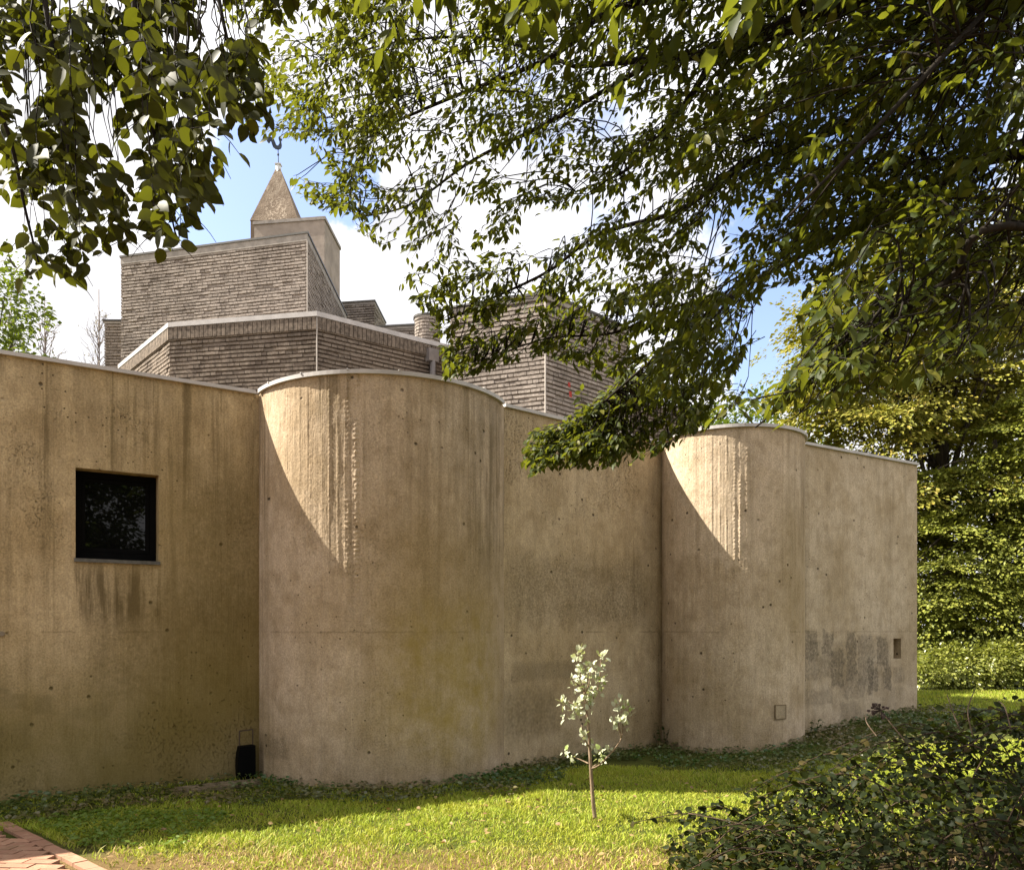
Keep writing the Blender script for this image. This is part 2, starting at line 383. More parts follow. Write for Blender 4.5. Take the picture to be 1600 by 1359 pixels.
q.out(q.principled(c,.88,.2,bump=q.noise(P,60,4,.7),bdist=.004))
path=mb.build('brick_path',m); tag(path,kind='structure')

# ------------------------------------------------------------------ concrete building
def wall_uv_hit(px,py,P0,Q0):
    a=(px-CX)/F; d=Q0-P0; t=(a*P0[1]-P0[0])/(d[0]-a*d[1]); p=P0+t*d
    return t*np.linalg.norm(d), EYE+(HY-py)/F*p[1]
cb=empty('concrete_building',(0.,9.5,0.)); tag(cb,'tan stained concrete building with two rounded bays and a flat metal edged roof','building')
def straight_wall(P0,Q0,mat,holes=(),thick=.28,z0=-.3,name='wall'):
    d=Q0-P0; L=np.linalg.norm(d); d=d/L; nrm=np.array([d[1],-d[0]])   # outward, towards the lawn
    mb=MB(); pt=lambda u,z,o=0.: (P0[0]+d[0]*u-nrm[0]*o, P0[1]+d[1]*u-nrm[1]*o, z)
    us=sorted({0.,L,*[h[0] for h in holes],*[h[1] for h in holes]}); zs=sorted({z0,ZT,*[h[2] for h in holes],*[h[3] for h in holes]})
    hole=lambda u,z: next((h for h in holes if h[0]<u<h[1] and h[2]<z<h[3]),None)
    for i in range(len(us)-1):
        for j in range(len(zs)-1):
            a,b,c_,e=us[i],us[i+1],zs[j],zs[j+1]; h=hole((a+b)/2,(c_+e)/2)
            if h is None:
                mb.quad(pt(a,c_),pt(b,c_),pt(b,e),pt(a,e),[(a,c_),(b,c_),(b,e),(a,e)])
                mb.quad(pt(b,c_,thick),pt(a,c_,thick),pt(a,e,thick),pt(b,e,thick),[(a,9)]*4)
    for (a,b,c_,e,dep) in holes:
        dd=min(dep,thick)
        mb.quad(pt(a,c_),pt(a,e),pt(a,e,dd),pt(a,c_,dd),[(a,c_),(a,e),(a+dd,e),(a+dd,c_)]); mb.quad(pt(b,c_),pt(b,c_,dd),pt(b,e,dd),pt(b,e),[(b,c_),(b+dd,c_),(b+dd,e),(b,e)])
        mb.quad(pt(a,e),pt(b,e),pt(b,e,dd),pt(a,e,dd),[(a,e),(b,e),(b,e+dd),(a,e+dd)]); mb.quad(pt(a,c_),pt(a,c_,dd),pt(b,c_,dd),pt(b,c_),[(a,c_)]*4)
        if dep<thick:
            mb.quad(pt(a,c_,dd),pt(b,c_,dd),pt(b,e,dd),pt(a,e,dd),[(a,c_)]*4); mb.quad(pt(b,c_,thick),pt(a,c_,thick),pt(a,e,thick),pt(b,e,thick),[(a,9)]*4)
    mb.quad(pt(0,ZT),pt(L,ZT),pt(L,ZT,thick),pt(0,ZT,thick)); mb.quad(pt(0,z0),pt(0,ZT),pt(0,ZT,thick),pt(0,z0,thick)); mb.quad(pt(L,z0),pt(L,z0,thick),pt(L,ZT,thick),pt(L,ZT))
    return mb.build(name,mat,cb), pt, d, nrm

# left wall with window
offA=np.linalg.norm(A-A0)
wl,zt1=wall_uv_hit(118,733,A0,B); wr,_=wall_uv_hit(248,742,A0,B); WZ0,WZ1=2.29,3.205
dk=(.075,.054,.022)
gh=(.10,.078,.045)
st1=[dict(r=(wl-.02,wr+.03,WZ0-.62,WZ0-.02),s=(.03,.16),f=.75,c=(.07,.047,.018),streak=11),
     dict(r=(wl+.1,wr+.9,.9,WZ0-.2),s=(.3,.3),f=.5,c=dk,blot=7),
     dict(r=(wr+.25,wr+1.1,1.5,3.3),s=(.2,.4),f=.55,c=dk,blot=9),
     dict(r=(wl-1.9,wr+1.4,3.2,4.3),s=(.3,.5),f=.35,c=(.14,.10,.055),streak=6),
     dict(r=(wl-.9,wl-.55,1.00,1.06),s=(.03,.02),f=.4,c=gh),dict(r=(wl-.86,wl-.78,.72,1.0),s=(.03,.03),f=.3,c=gh),
     dict(r=(wl-.62,wl-.42,.86,1.0),s=(.03,.03),f=.32,c=gh),dict(r=(wl-.36,wl-.20,.80,.98),s=(.03,.03),f=.35,c=gh),
     dict(r=(wl-.9,wl-.4,.45,.72),s=(.06,.06),f=.25,c=gh),dict(r=(wl-.05,wl+.3,.72,.86),s=(.04,.05),f=.25,c=gh),
     dict(r=(wl-2.2,wr+1.7,-.5,1.15),s=(.5,.75),f=.62,c=(.14,.108,.024)),dict(r=(wr-.2,wr+1.7,.2,3.4),s=(.5,.7),f=.45,c=(.15,.105,.025))]  # broad olive darkening, part stain, part shade painted into the colour
m_w1=concrete_mat('stained_concrete',seed=0,algae=.75,stains=st1,dirt=.7,tone=(1.,.965,.82))
w1,pt1,d1,n1=straight_wall(A0,B,m_w1,[(wl,wr,WZ0,WZ1,9.)])
# wall between the bays
st3=[dict(r=(.1,2.6,1.7,2.5),s=(.2,.25),f=.6,c=(.07,.05,.022),blot=11),dict(r=(.05,.9,.3,.9),s=(.1,.2),f=.6,c=(.07,.052,.024),blot=10),
     dict(r=(2.33,2.40,1.8,2.8),s=(.035,.3),f=.7,c=(.07,.045,.018),streak=14),dict(r=(.2,1.3,1.0,1.22),s=(.2,.05),f=.35,c=gh),
     dict(r=(2.86,2.98,.2,4.2),s=(.05,.3),f=.55,c=(.12,.085,.04),streak=5)]
m_w3=concrete_mat('pitted_concrete',seed=3.1,algae=.3,stains=st3,dirt=.35,tone=(.99,.965,.88))
w3,pt3,d3,n3=straight_wall(C,D,m_w3)
# end wall with the small slot and rubbed-out graffiti
su0,_=wall_uv_hit(1396,1000,E,G); su1,_=wall_uv_hit(1408,1000,E,G)
def gr(px0,px1,py0,py1,f=.92,s=(.02,.035),blot=8):
    u0,z1_=wall_uv_hit(px0,py0,E,G); u1,_=wall_uv_hit(px1,py1,E,G); Ym=(E[1]+(G[1]-E[1])*((u0+u1)/2/2.76))
    return dict(r=(u0,u1,EYE+(HY-py1)/F*Ym,EYE+(HY-py0)/F*Ym),s=s,f=f,c=(.105,.085,.060),blot=blot)
st4=[gr(1254,1278,984,1030),gr(1284,1302,986,1025),gr(1256,1300,1028,1060,.4),gr(1298,1318,1015,1075),gr(1323,1338,985,1062),gr(1318,1352,1062,1090,.5),
     gr(1340,1366,992,1070,.6),gr(1356,1364,1030,1085),gr(1370,1388,994,1040),gr(1362,1372,1045,1080),gr(1380,1392,1040,1078),gr(1256,1300,1078,1102,.5),
     gr(1312,1345,1095,1122,.45),gr(1396,1412,1042,1066,.5),gr(1380,1410,1072,1104,.32),gr(1256,1312,1000,1060,.30),gr(1312,1392,1000,1080,.28),
     dict(r=(-.02,.10,1.6,2.9),s=(.03,.3),f=.7,c=(.06,.042,.018),streak=7)]
m_w4=concrete_mat('graffiti_stained_concrete',seed=7.7,algae=.2,stains=st4,dirt=.3,tone=(1.06,1.07,1.10),grit=.2)
w4,pt4,d4,n4=straight_wall(E,G,m_w4,[(su0,su1,1.17,1.48,.20)])
# hidden return and back walls so the building is closed
m_plain=concrete_mat('plain_concrete',seed=11.,algae=.3,dirt=.3)
for a,b in ((G,FOOT[-2]),(FOOT[-2],FOOT[-1]),(FOOT[-1],A0)): straight_wall(a+unit(b-a)*.285 if a is G else a,b,m_plain)
# bays
def bay(c,r,p,q_,mat,seed,ridge_deg,name='curved_wall',amp=1.):
    a0=math.atan2(p[1]-c[1],p[0]-c[0]); a1=math.atan2(q_[1]-c[1],q_[0]-c[0])
    if a0>0: a0-=2*math.pi
    if a1>0: a1-=2*math.pi
    if a1<a0: a1+=2*math.pi
    a0-=.06; a1+=.06
    nu=int(r*(a1-a0)/.009); nz=int((ZT+.3)/.0085)
    th=np.linspace(a0,a1,nu); z=np.linspace(-.3,ZT,nz); TH,Zz=np.meshgrid(th,z); u=r*(TH-a0)
    rg=R(seed); board=.085; bi=(u/board).astype(int); hb=rg.normal(0,1,bi.max()+2)[bi]*.0016*amp
    gap=np.abs((u/board)%1-.5); hb+=np.where(gap>.46,.0048*amp*(vnoise(bi*3.7,Zz*2.3,seed+1)-.25),0)
    disp=hb+.0022*(vnoise(u*26,Zz*9,seed+2)-.5)*amp+.0018*(vnoise(u*70,Zz*45,seed+3)-.5)*amp+.004*(vnoise(u*3,Zz*1.2,seed+4)-.5)
    # rough mortar ribs left between two shutter boards
    for (dg,wd,ht) in ridge_deg:
        uc=r*(math.radians(dg)-a0); b=np.clip(1-np.abs(u-uc)/wd,0,1); b=b*b*(3-2*b)
        rib=np.clip(np.sin(Zz*135+3*vnoise(u*9,Zz*3,seed+6))*1.6+.4,0,1)*.28+vnoise(u*60,Zz*50,seed+5)*.85+vnoise(u*22,Zz*9,seed+8)*.4
        keep=np.clip((vnoise(Zz*2.1+dg,u*6,seed+7)-.28)*4,0,1)
        disp+=b*rib*ht*keep*np.clip((Zz-1.7)/.5,.12,1)
    rr=r+disp
    V=np.stack([c[0]+rr*np.cos(TH),c[1]+rr*np.sin(TH),Zz],-1).reshape(-1,3); uv=np.stack([u,Zz],-1).reshape(-1,2)
    ii=(np.arange(nz-1)[:,None]*nu+np.arange(nu-1)[None,:]).ravel(); fl=np.stack([ii,ii+1,ii+nu+1,ii+nu],1).ravel()
    return raw_mesh(name,V,fl,np.arange(len(ii))*4,mat,cb,True,uv)
L1=r1*2.3
stc1=[dict(r=(1.9,3.3,.3,1.9),s=(.5,.5),f=.62,c=(.29,.21,.03),blot=1.2),dict(r=(1.75,3.9,.9,2.9),s=(.5,.6),f=.30,c=(.20,.14,.03)),
      dict(r=(2.9,3.75,2.3,4.1),s=(.25,.35),f=.55,c=(.085,.062,.028),streak=9),dict(r=(1.9,3.0,2.6,4.15),s=(.3,.4),f=.35,c=(.13,.09,.04),streak=12),
      dict(r=(.1,.75,.25,.48),s=(.08,.06),f=.55,c=(.06,.045,.02),blot=16),dict(r=(3.4,4.3,.2,.75),s=(.3,.2),f=.35,c=(.20,.16,.09))]
m_c1=concrete_mat('board_marked_concrete',seed=1.3,algae=.35,stains=stc1,dirt=.55,tone=(1.04,1.02,1.04),grit=.25)
bay(C1,r1,B,C,m_c1,21,[(-95.5,.05,.010),(-92.0,.055,.016),(-89.5,.04,.007),(-99,.018,.006),(-103,.02,.006),(-107,.02,.004),(-112,.02,.0035),(-117,.02,.003),(-124,.02,.003)])
stc2=[dict(r=(1.9,2.9,1.4,3.4),s=(.3,.5),f=.32,c=(.20,.135,.035)),dict(r=(2.35,3.0,2.6,4.1),s=(.15,.4),f=.4,c=(.13,.09,.045),streak=9)]
m_c2=concrete_mat('paler_board_marked_concrete',seed=5.2,algae=.25,stains=stc2,dirt=.35,tone=(1.08,1.07,1.10),grit=.15)
bay(C2,r2,D,E,m_c2,33,[(-99,.025,.009),(-103,.025,.009),(-109,.015,.005),(-94,.025,.006),(-114,.015,.004),(-120,.015,.003)])
# coping: a metal flashing following every wall
m_cop=plain_mat('coping_metal',(.44,.415,.40),.55,.0,.4,.12,5.)
def coping(path,out=.035,inn=.30,z0=ZT-.002,z1=ZT+.036,name='coping',parent=cb,mat=None,ext=0.):
    pts=[np.array(p,float) for p in path]; nrm=[]
    for i in range(len(pts)):
        t=unit(pts[min(i+1,len(pts)-1)]-pts[max(i-1,0)]); nrm.append(np.array([t[1],-t[0]]))
    mb=MB(); n=len(pts); vs=[]
    for p,k in zip(pts,nrm):
        o=p+k*out; i_=p-k*inn; e=p+k*(out-.008)
        vs+=[(o[0],o[1],z0),(o[0],o[1],z1),(i_[0],i_[1],z1-.012),(i_[0],i_[1],z0)]
    fs=[]
    for i in range(n-1):
        a=i*4; b=a+4
        for k in range(4): fs.append((a+k,b+k,b+(k+1)%4,a+(k+1)%4))
    fs+=[(3,2,1,0),tuple((n-1)*4+k for k in range(4))]
    mb.add(vs,fs); return mb.build(name,mat or m_cop,parent)
coping([A0,B-d1*.045]); coping(arc1[1:-1],z1=ZT+.040); coping([C+d3*.05,D-d3*.04]); coping(arc2[1:-1],z1=ZT+.040); coping([E+d4*.045,G])
coping([G+unit(FOOT[-2]-G)*.31,FOOT[-2]])
# standing seams of the curved coping
for arcp,cc_ in ((arc1,C1),(arc2,C2)):
    for i in range(5,len(arcp)-3,7):
        p=arcp[i]; dr=unit(p-cc_); th=math.atan2(dr[1],dr[0]); c0=p-dr*.12
        mb=MB(); mb.box((c0[0],c0[1],ZT+.041),(.33,.014,.016),th); mb.build('coping_seam',m_cop,cb)
# roof sheet behind the parapet
m_roof=plain_mat('roof_gravel',(.22,.20,.18),.95,0,.1,.4,30.,.01)
mb=MB(); mb.prism([FOOT[0]-n1*.2]+[B-n1*.2]+[C1+(p-C1)*.86 for p in arc1[8:-8]]+[C-n3*.2,D-n3*.2]+[C2+(p-C2)*.8 for p in arc2[6:-6]]+[E-n4*.2]+[G+np.array([-.35,.1]),FOOT[-2]+np.array([-.3,-.3]),FOOT[-1]+np.array([.3,-.3])],3.90,4.0); mb.build('roof',m_roof,cb)
# window
m_frame=plain_mat('window_frame_paint',(.003,.003,.003),.7,0,.05,.2,8.)
m_glass,nt=new_mat('dark_window_glass'); q=N(nt); p=q.principled((.003,.003,.003),.015,.32); p.inputs['IOR'].default_value=1.5; q.out(p)
rec=.16
def bar(u0,u1,z0,z1,o0,o1):
    mb=MB(); P8=[pt1(u,z,o) for z in (z0,z1) for (u,o) in ((u0,o0),(u1,o0),(u1,o1),(u0,o1))]
    mb.add(P8,[(3,2,1,0),(4,5,6,7),(0,1,5,4),(1,2,6,5),(2,3,7,6),(3,0,4,7)]); return mb
fr=MB(); fw=.062
for a in ((wl+.003,wl+fw,WZ0+.04,WZ1-.003),(wr-fw,wr-.003,WZ0+.04,WZ1-.003),(wl+fw,wr-fw,WZ0+.04,WZ0+.105),(wl+fw,wr-fw,WZ1-fw,WZ1-.003)):
    b=bar(*a,rec,rec+.07); fr.add(b.v,b.f)
window=fr.build('window',m_frame,cb)
sash=MB(); f2=fw+.003
for a in ((wl+f2,wl+f2+.035,WZ0+.11,WZ1-f2),(wr-f2-.035,wr-f2,WZ0+.11,WZ1-f2),(wl+f2+.035,wr-f2-.035,WZ0+.11,WZ0+.15),(wl+f2+.035,wr-f2-.035,WZ1-f2-.035,WZ1-f2)):
    b=bar(*a,rec+.018,rec+.06); sash.add(b.v,b.f)
sash.build('frame',m_frame,window)
bar(wl+f2+.035,wr-f2-.035,WZ0+.15,WZ1-f2-.035,rec+.035,rec+.045).build('pane',m_glass,window)
m_sill=plain_mat('sill_metal',(.10,.095,.085),.5,.3,.5,.3,20.)
bar(wl-.012,wr+.012,WZ0-.012,WZ0+.022,-.03,rec+.05).build('sill',m_sill,window)
# cover plate patch on the far bay, small stud on the left wall
th=math.atan2(.965*-.80,.58); 
ang=-math.acos(min(1,(((1206-CX)/F*10.62)-C2[0])/r2)); pc=C2+r2*np.array([math.cos(ang),math.sin(ang)]); zc=EYE+(HY-1112)/F*pc[1]
mb=MB(); ta=ang+math.pi/2; tv=np.array([math.cos(ta),math.sin(ta)]); nv=np.array([math.cos(ang),math.sin(ang)])
for (du,dz,su,sz) in ((0,0,.155,.165),):
    c0=pc+nv*.004; mb.box((c0[0],c0[1],zc),(su,.016,sz),ta)
m_patch=concrete_mat('patched_mortar',seed=9.,algae=.2,dirt=.3,tone=(.86,.86,.86)); mb.build('cover_plate',m_patch,cb)
mb=MB()
for (du,dz,su,sz) in ((-.084,0,.010,.185),(.084,0,.010,.185),(0,.09,.17,.010),(0,-.09,.15,.008)):
    c0=pc+tv*du+nv*.004; mb.box((c0[0],c0[1],zc+dz),(su,.020,sz),ta)
mb.build('cover_joint',plain_mat('joint_grime',(.19,.14,.08),.9),cb)
us,zs_=wall_uv_hit(3,990,A0,B); mb=MB(); mb.tube([pt1(us,zs_,.01),pt1(us,zs_,-.02)],.026,.022,12); mb.build('wall_stud',plain_mat('stud_metal',(.25,.2,.14),.6),cb)

# ------------------------------------------------------------------ brick church
ch=empty('brick_church',(-3.5,18.,0.)); tag(ch,'weathered grey brown brick church of stepped blocks with a concrete spire behind the wall','church')
m_b1=brick_mat('buff_grey_brick',(.335,.29,.255),(.225,.192,.167),(.085,.068,.056),stain=.45)
m_b2=brick_mat('dark_stained_brick',(.23,.188,.152),(.155,.122,.098),(.045,.035,.028),stain=.55)
m_bc=plain_mat('block_coping',(.30,.272,.245),.8,0,.2,.2,6.)
m_cap=plain_mat('dark_cap_metal',(.06,.055,.05),.5,.2,.4,.2,8.)
m_edge=plain_mat('corner_profile',(.42,.38,.34),.6,0,.3,.1,6.)
def miter(poly):
    n=len(poly); out=[]
    for i in range(n):
        e0=unit(poly[i]-poly[i-1]); e1=unit(poly[(i+1)%n]-poly[i]); n0=np.array([e0[1],-e0[0]]); n1=np.array([e1[1],-e1[0]])
        mm=unit(n0+n1); out.append(mm/max(.35,mm@n0))
    return out
def brick_block(poly,z0,z1,mat,cop_h=.15,cop_out=.03,cap=.045,corner=(),capm=None):
    poly=[np.array(p,float) for p in poly]; mi=miter(poly); n=len(poly); per=[0.]
    for i in range(n): per.append(per[-1]+np.linalg.norm(poly[(i+1)%n]-poly[i]))
    mb=MB(); rings=[]; z=z0; k=0; top=z1-cop_h
    while z<top-.03:
        h=min(.057,top-z); rings+=[(z,0.),(z+h,0.)]; 
        if z+.075<top: rings+=[(z+.0575,-.022),(z+.0745,-.022)]
        z+=.075; k+=1
    rg=R(int(abs(poly[0][0]*100))+7)
    for i in range(n):
        pa,pb=poly[i],poly[(i+1)%n]; L=np.linalg.norm(pb-pa); t=(pb-pa)/L; nn=np.array([t[1],-t[0]]); bk=-.042
        qa=pa+mi[i]*bk; qb=pb+mi[(i+1)%n]*bk
        mb.add([(qa[0],qa[1],z0),(qb[0],qb[1],z0),(qb[0],qb[1],top),(qa[0],qa[1],top)],[(0,1,2,3)],[(0,0),(0,0),(0,.07),(0,.07)])
        z=z0 if nn[1]<.3 else top
        while z<top-.03:
            h=min(.048,top-z-.001); u=-rg.random()*.2
            while u<L:
                w_=.20+.06*rg.random(); u0=max(u+.0015,.0); u1=min(u+w_-.0015,L); u+=w_
                if u1-u0<.02: continue
                o=rg.normal(0,.0045); o=max(-.016,min(.010,o)); dz0=rg.normal(0,.0025); dz1=rg.normal(0,.003)
                if rg.random()<.03: o=-.02
                c_=[]
                for (uu,zz) in ((u0,z+dz0),(u1,z+dz0),(u1,z+h+dz1),(u0,z+h+dz1)):
                    f=pa+t*uu+nn*o; g=pa+t*uu+nn*(bk-.002); c_.append(((f[0],f[1],zz),(g[0],g[1],zz)))
                v8=[k[0] for k in c_]+[k[1] for k in c_]; ub=round((u0+per[i])/.23)*.23+.02+ .23*rg.integers(0,40); vb=round((z-z0)/.075)*.075
                mb.add(v8,[(0,1,2,3),(1,0,4,5),(2,1,5,6),(3,2,6,7),(0,3,7,4)],[(ub+.01,vb+.015),(ub+.18,vb+.015),(ub+.18,vb+.06),(ub+.01,vb+.06)]*2)
            z+=.075
    bl=mb.build('brick_block',mat,ch)
    c1=[p+m_*cop_out for p,m_ in zip(poly,mi)]; cp=MB(); cp.prism([p+m_*.008 for p,m_ in zip(poly,mi)],top,z1-cap); cp.build('top_band',m_bc,bl); cp=MB(); cp.prism(c1,z1-cap+.001,z1+.001); cp.build('block_coping',capm or m_cap,bl)
    for i in corner:
        p=poly[i]+mi[i]*.004; e=MB(); e.box((p[0],p[1],(z0+top)/2),(.018,.018,top-z0-.01),.5); e.build('corner_profile',m_edge,bl)
    return bl
T1=[(-9.37,19.17),(-4.61,18.),(-4.70,22.7),(-9.6,23.7)]
brick_block(T1,3.95,10.57,m_b1,.20,.03,corner=(1,))
brick_block([(-10.5,20.6),(-9.45,20.6),(-9.62,23.3),(-10.5,23.3)],3.95,9.6,m_b1,.1)
V2=[(-8.27,16.87),(-6.24,14.58),(-3.43,14.06),(-1.02,15.9),(-.6,17.85),(-8.2,17.85)]
v2=brick_block(V2,3.95,7.20,m_b2,.09,.035,.085,(2,),m_cop)
sb=MB()
for (a,b) in ((0,1),(1,2),(2,3)):   # soldier course under the coping
    a_,b_=np.array(V2[a]),np.array(V2[b]); L=np.linalg.norm(b_-a_); t=(b_-a_)/L; nn=np.array([t[1],-t[0]]); k=int(L/.085)
    for i in range(k):
        c0=a_+t*(i+.5)*L/k+nn*.0; sb.box((c0[0],c0[1],7.0),(L/k-.012,.05,.21),math.atan2(t[1],t[0]))
sb.build('soldier_course',plain_mat('soldier_brick',(.15,.12,.095),.9,0,.15,.45,14.),v2)
brick_block([(-6.2,24.2),(-4.11,23.9),(-4.05,25.6),(-6.2,26)],3.95,11.47,m_b1,.12)
brick_block([(-4.3,20.3),(-2.1,20.),(-2.0,23),(-4.2,23.2)],3.95,9.28,m_b1,.10)
v4=brick_block([(-1.08,13.98),(.555,13.33),(2.21,14.96),(1.2,16.0),(-1.0,16.2)],3.95,7.25,m_b1,.12,.03,corner=(1,))
brick_block([(1.6,15.9),(2.3,15.4),(3.9,16.4),(3.8,17.),(1.6,17.)],3.95,6.1,m_b2,.10)
# red markings on the far block
a_,b_=np.array([.555,13.33]),np.array([2.21,14.96]); t=unit(b_-a_); nn=np.array([t[1],-t[0]])
m_red=plain_mat('red_paint',(.30,.03,.02),.6,0,.3,.3,40.)
for (px,py,w_,h_) in ((889,601,.06,.08),(891,616,.07,.10)):
    u,z=wall_uv_hit(px,py,a_,b_); c0=a_+t*u+nn*.004; rb=MB(); rb.box((c0[0],c0[1],z),(w_,.006,h_),math.atan2(t[1],t[0])); rb.build('red_marking',m_red,v4)
# rain pipe on the lower block
a_,b_=np.array(V2[2]),np.array(V2[3]); t=unit(b_-a_); nn=np.array([t[1],-t[0]]); u,_=wall_uv_hit(673,560,a_,b_); c0=a_+t*u+nn*.075
m_pipe=plain_mat('grey_pipe',(.20,.18,.175),.5,.2,.4,.15,6.); pb=MB(); pb.tube([(c0[0],c0[1],4.0),(c0[0],c0[1],6.80)],.055,.055,14); pipe=pb.build('rain_pipe',m_pipe,ch,True)
hb=MB(); hb.box((c0[0]-nn[0]*.02,c0[1]-nn[1]*.02,6.9),(.22,.14,.24),math.atan2(t[1],t[0])); hb.build('rain_head',m_pipe,pipe)
# rounded brick stair head behind
cx,cy=at(668,520,18.6)[:2]; pts=[(cx+.30*math.cos(k*math.pi/10),cy+.30*math.sin(k*math.pi/10)) for k in range(20)]
brick_block(pts,3.95,EYE+(HY-489)/F*18.3,m_b1,.08,.03)
# concrete tower head and spire
m_tc=plain_mat('tower_concrete',(.33,.28,.235),.9,0,.2,.18,2.5,.004)
mb=MB(); mb.prism([(-6.63,20.57),(-4.76,20.3),(-4.71,21.9),(-6.6,22.0)],9.0,12.02); tw=mb.build('concrete_tower',m_tc,ch)
mb=MB(); mb.prism([(-6.66,20.54),(-4.73,20.27),(-4.68,21.93),(-6.63,22.03)],12.02,12.1); mb.build('tower_coping',m_bc,tw)
xb0,xb1=at(391.5,345,22.05)[0],at(466,340,22.05)[0]; zb=EYE+(HY-345)/F*22.05; ap=at(435,262,22.7)
base=[(xb0,22.05),(xb1,22.05),(xb1+.03,23.4),(xb0+.02,23.4)]
mb=MB(); mb.prism(base,9.0,zb); n=4
m_sp=new_mat('spire_concrete'); m_sp,nt=m_sp; q=N(nt); P=q.n('ShaderNodeNewGeometry').outputs['Position']; sp=q.n('ShaderNodeSeparateXYZ'); q.l(P,sp.inputs[0])
c=q.mix(q.smooth(q.noise(P,3,5,.65),.35,.65),(.20,.155,.115),(.14,.105,.075))
lich=q.math('MULTIPLY',q.smooth(q.noise(P,16,5,.7),.50,.58),q.math('MULTIPLY',q.smooth(sp.outputs[2],14.0,13.3),q.smooth(q.math('ABSOLUTE',q.math('ADD',sp.outputs[0],6.52)),.42,.15)))
c=q.mix(q.math('MULTIPLY',lich,.7),c,(.50,.42,.33)); pal=q.math('MULTIPLY',q.smooth(q.noise(P,1.,3,.6,(8,8,1)),.45,.6),q.smooth(sp.outputs[2],13.3,14.2)); c=q.mix(q.math('MULTIPLY',pal,.5),c,(.33,.28,.22))
q.out(q.principled(c,.9,.15,bump=q.noise(P,20,4,.7),bdist=.02))
o=.015
mb.add([(base[0][0]-o,base[0][1]-o,zb+.002),(base[1][0]+o,base[1][1]-o,zb+.002),(base[2][0]+o,base[2][1]+o,zb+.002),(base[3][0]-o,base[3][1]+o,zb+.002),(ap[0]-.04,ap[1]-.04,ap[2]),(ap[0]+.04,ap[1]-.04,ap[2]),(ap[0]+.04,ap[1]+.04,ap[2]),(ap[0]-.04,ap[1]+.04,ap[2])],
       [(0,1,5,4),(1,2,6,5),(2,3,7,6),(3,0,4,7),(4,5,6,7),(3,2,1,0)])
spire=mb.build('spire',m_sp,ch)
mb=MB(); mb.tube([ap-np.array([0,0,.16]),ap+np.array([0,0,.06])],.095,.07,12); mb.box((ap[0],ap[1],ap[2]+.075),(.17,.17,.03)); mb.build('spire_cap',plain_mat('cap_metal',(.6,.6,.58),.4,.5,.5,.1,6.),spire)
# weathercock
wc=empty('weathercock',tuple(ap+np.array([0,0,.09]))); tag(wc,'dark metal rooster weathervane on a thin rod at the spire tip','weathervane')
m_wc=plain_mat('weathercock_metal',(.035,.045,.06),.45,.6,.5,.3,15.)
tip=at(434.5,234,22.7); mb=MB(); mb.tube([ap+np.array([0,0,.09]),tip+np.array([0,0,.05])],.014,.010,8); mb.tube([tip-np.array([0,0,.16]),tip-np.array([0,0,.12])],.03,.03,10); mb.build('rod',m_wc,wc)
oc=[(195,312),(203,298),(222,296),(243,303),(258,318),(268,342),(275,363),(289,371),(301,356),(303,340),(297,325),(294,308),(299,298),(309,293),(317,299),(316,309),(325,322),(315,327),(317,342),(320,360),(319,378),(310,393),(291,400),(268,395),(249,380),(240,357),(236,337),(226,329),(222,343),(212,347),(201,335)]
s_=22.7/F/5.225; oc=[((x-290)*s_+tip[0],(400-y)*s_+tip[2]) for x,y in oc]; k=len(oc); mb=MB()
mb.add([(x,tip[1]-.018,z) for x,z in oc]+[(x,tip[1]+.018,z) for x,z in oc],[tuple(range(k-1,-1,-1)),tuple(range(k,2*k))]+[(i,(i+1)%k,k+(i+1)%k,k+i) for i in range(k)])
mb.build('rooster',m_wc,wc)

# ------------------------------------------------------------------ things at the foot of the wall
# black bin with wire hoop handle
ub,_=wall_uv_hit(382,1200,A0,B); pb0=np.array(pt1(ub,0.,-.13)); bb=empty('black_bin',(pb0[0],pb0[1],0.)); tag(bb,'black bin with a thin wire hoop handle in the wall corner','bin')
m_blk=plain_mat('black_plastic',(.0015,.0015,.0017),.6,0,.08,.3,10.)
W,Dp,H=.19,.11,.37; a=math.atan2(d1[1],d1[0]); ca,sa=math.cos(a),math.sin(a)
def loc(u,o,z): return (pb0[0]+u*ca-o*sa, pb0[1]+u*sa+o*ca, z)
prof=[(-.105,0),(-.115,.08),(-.117,.22),(-.108,.30),(-.093,H),(.070,H+.005),(.073,.2),(.070,0)]
mb=MB(); k=len(prof); mb.add([loc(u,-Dp/2,z-.01) for u,z in prof]+[loc(u,Dp/2,z-.01) for u,z in prof],[tuple(range(k)),tuple(range(2*k-1,k-1,-1))]+[(i,k+i,k+(i+1)%k,(i+1)%k) for i in range(k)])
mb.build('bin_body',m_blk,bb)
mb=MB(); hx=[loc(-.082,.02,H-.02),loc(-.082,.02,H+.150),loc(.060,.02,H+.160),loc(.060,.02,H-.02)]
for i in range(3): mb.tube([hx[i],hx[i+1]],.007,.007,8)
mb.build('handle',plain_mat('handle_wire',(.08,.055,.04),.4,.5,.5),bb)
# mossy slab
sl0=at(336,1232,1250*1.6/(1232-HY)); mb=MB(); rng=R(8)
pl=[(-.42,-.10),(-.1,-.16),(.25,-.12),(.44,-.05),(.46,.12),(.1,.16),(-.38,.10)]
pl=[(sl0[0]+x*ca*1.0-y*sa, sl0[1]+x*sa+y*ca+.04) for x,y in pl]; mb.prism(pl,-.05,.035)
slab=mb.build('stone_slab',plain_mat('mossy_stone',(.17,.135,.085),.95,0,.1,.45,9.,.01)); tag(slab,'flat mossy stone slab lying below the window wall beside the black bin','paving stone')

